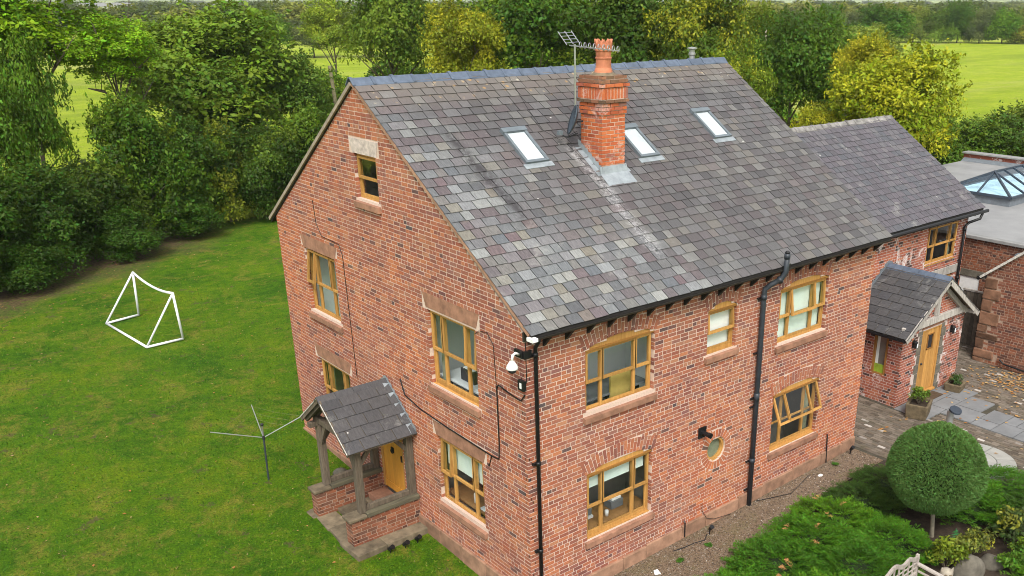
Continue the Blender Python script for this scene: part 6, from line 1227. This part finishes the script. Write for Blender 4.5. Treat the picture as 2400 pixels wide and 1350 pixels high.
for (x, y, z, s_, lb) in ((3.75, -3.25, .42, .55, 'rusty brown dead spray on the juniper in front of the bench'), (5.2, -2.3, .5, .4, 'small brown dead spray on the middle juniper'), (6.45, -2.0, .5, .4, 'brown dead spray left of the clipped ball')):
    o = put('dead_spray', DS, None, (x, y, z), (0, 0, rng.uniform(0, 6)), (s_, s_, s_ * 1.2), (.55, .25, .11, 0)); tag(o, lb, 'dead spray')
def sprig(name, x, y, z, s, kind, col, label, yl=0.0, seed=1, cat='shrub', h=1.0):
    E_ = empty(name, (x, y, z), label, cat)
    key = 'small%d' % seed
    if key not in CR: CR[key] = crown_mesh('foliage', 100 + seed, 16, 1500, .085, (.3, .5), down=-.6)
    put('foliage', CR[key], E_, (0, 0, s * h * .8), (0, 0, rng.uniform(0, 6)), (s, s, s * h), (*col, yl)); m = MB()
    for k in range(6): a = k * 1.05; m.tube([(0, 0, 0), (math.cos(a) * s * .3, math.sin(a) * s * .3, s * h * .5), (math.cos(a) * s * .6, math.sin(a) * s * .6, s * h)], [.014, .01, .004], 5)
    m.build('twigs', 'bark', E_); return E_
sprig('planter_shrub', 13.2, -.04, .38, .27, 1, (.10, .17, .02), 'rounded green shrub growing in the larger stone planter', .1, 1); sprig('planter_plant', 15.66, .22, .19, .19, 2, (.045, .09, .02), 'low dark plant growing in the smaller stone planter', 0, 2)
sprig('variegated_shrub', 7.85, -4.55, .0, .38, 3, (.14, .17, .03), 'twiggy shrub with cream and yellow leaf edges right of the fern', .5, 3); sprig('euonymus_shrub', 7.0, -4.45, .0, .40, 1, (.11, .16, .012), 'yellow-green leafy shrub right above the bench arm', .2, 1); sprig('leafy_shrub', 9.0, -4.85, .0, .5, 2, (.05, .085, .02), 'dull green shrub with brownish leaves near the right edge', .4, 2)
sprig('ground_plant', 7.9, -5.4, -.02, .32, 3, (.08, .17, .012), 'bright low leafy plant at the bottom edge right of the owl', .0, 3); sprig('ground_plant', 8.5, -5.35, -.02, .30, 1, (.07, .15, .012), 'low green plant with dead leaves at the bottom right corner', .3, 1); sprig('ground_plant', 9.5, -5.3, .0, .34, 2, (.06, .13, .012), 'low green plant beside the brown rock', .1, 2)
# fern
FE = empty('fern', (7.75, -4.25, .0), 'blue-green fern with two upright fronds under the clipped ball', 'fern')
for k, (a, l, e) in enumerate(((2.2, .6, 1.0), (.6, .62, 1.05), (4.0, .55, .8), (5.2, .5, .7), (1.4, .45, .6))):
    vv = []; ff = []; n = 12
    for j in range(n):
        t = (j + 1) / n; p = V(math.cos(a) * math.cos(e) * l * t, math.sin(a) * math.cos(e) * l * t, math.sin(e) * l * t - .18 * t * t); sd = V(-math.sin(a), math.cos(a), 0); w = .13 * math.sin(math.pi * min(1, t * .85 + .12))
        for s in (-1, 1): q = len(vv); d = V(math.cos(a), math.sin(a), .3) * .018; vv += [p - d, p + d, p + sd * s * w + V(0, 0, -.02) + d]; ff.append((q, q + 1, q + 2))
    o = put('frond', np_mesh('frond', vv, ff, 'needle', np.random.default_rng(k).random(len(ff)), np.full(len(ff), .6)), FE, color=(.03, .16, .05, 0))
for k, (x, y) in enumerate(((3.35, -.62), (4.2, -.62), (9.12, -.3))): sprig('gravel_weed', x, y, gz(x, y), .09, 3, (.06, .16, .015), ['small green weed in the gravel below the lower front window', 'small green weed in the gravel near the spike lamp', 'small green weed at the foot of the far waste pipe'][k], 0, 3, 'weed', .6)

# ------------------------------------------------------------------ air
hz = MB(); hz.box(-400, 4200, -400, 4200, -2.0, 14.5); ho = hz.build('haze', 'white_paint'); ho.data.materials.clear()
hm = bpy.data.materials.new('haze'); hm.use_nodes = True; hm.node_tree.nodes.clear()
hv = hm.node_tree.nodes.new('ShaderNodeVolumePrincipled'); hout = hm.node_tree.nodes.new('ShaderNodeOutputMaterial')
hv.inputs['Color'].default_value = (.86, .92, 1, 1); hv.inputs['Density'].default_value = .00012; hm.node_tree.links.new(hv.outputs[0], hout.inputs['Volume'])
ho.data.materials.append(hm); ho['kind'] = 'stuff'; tag(ho, 'thin pale haze over the whole countryside', 'haze')
SC.cycles.volume_bounces = 0
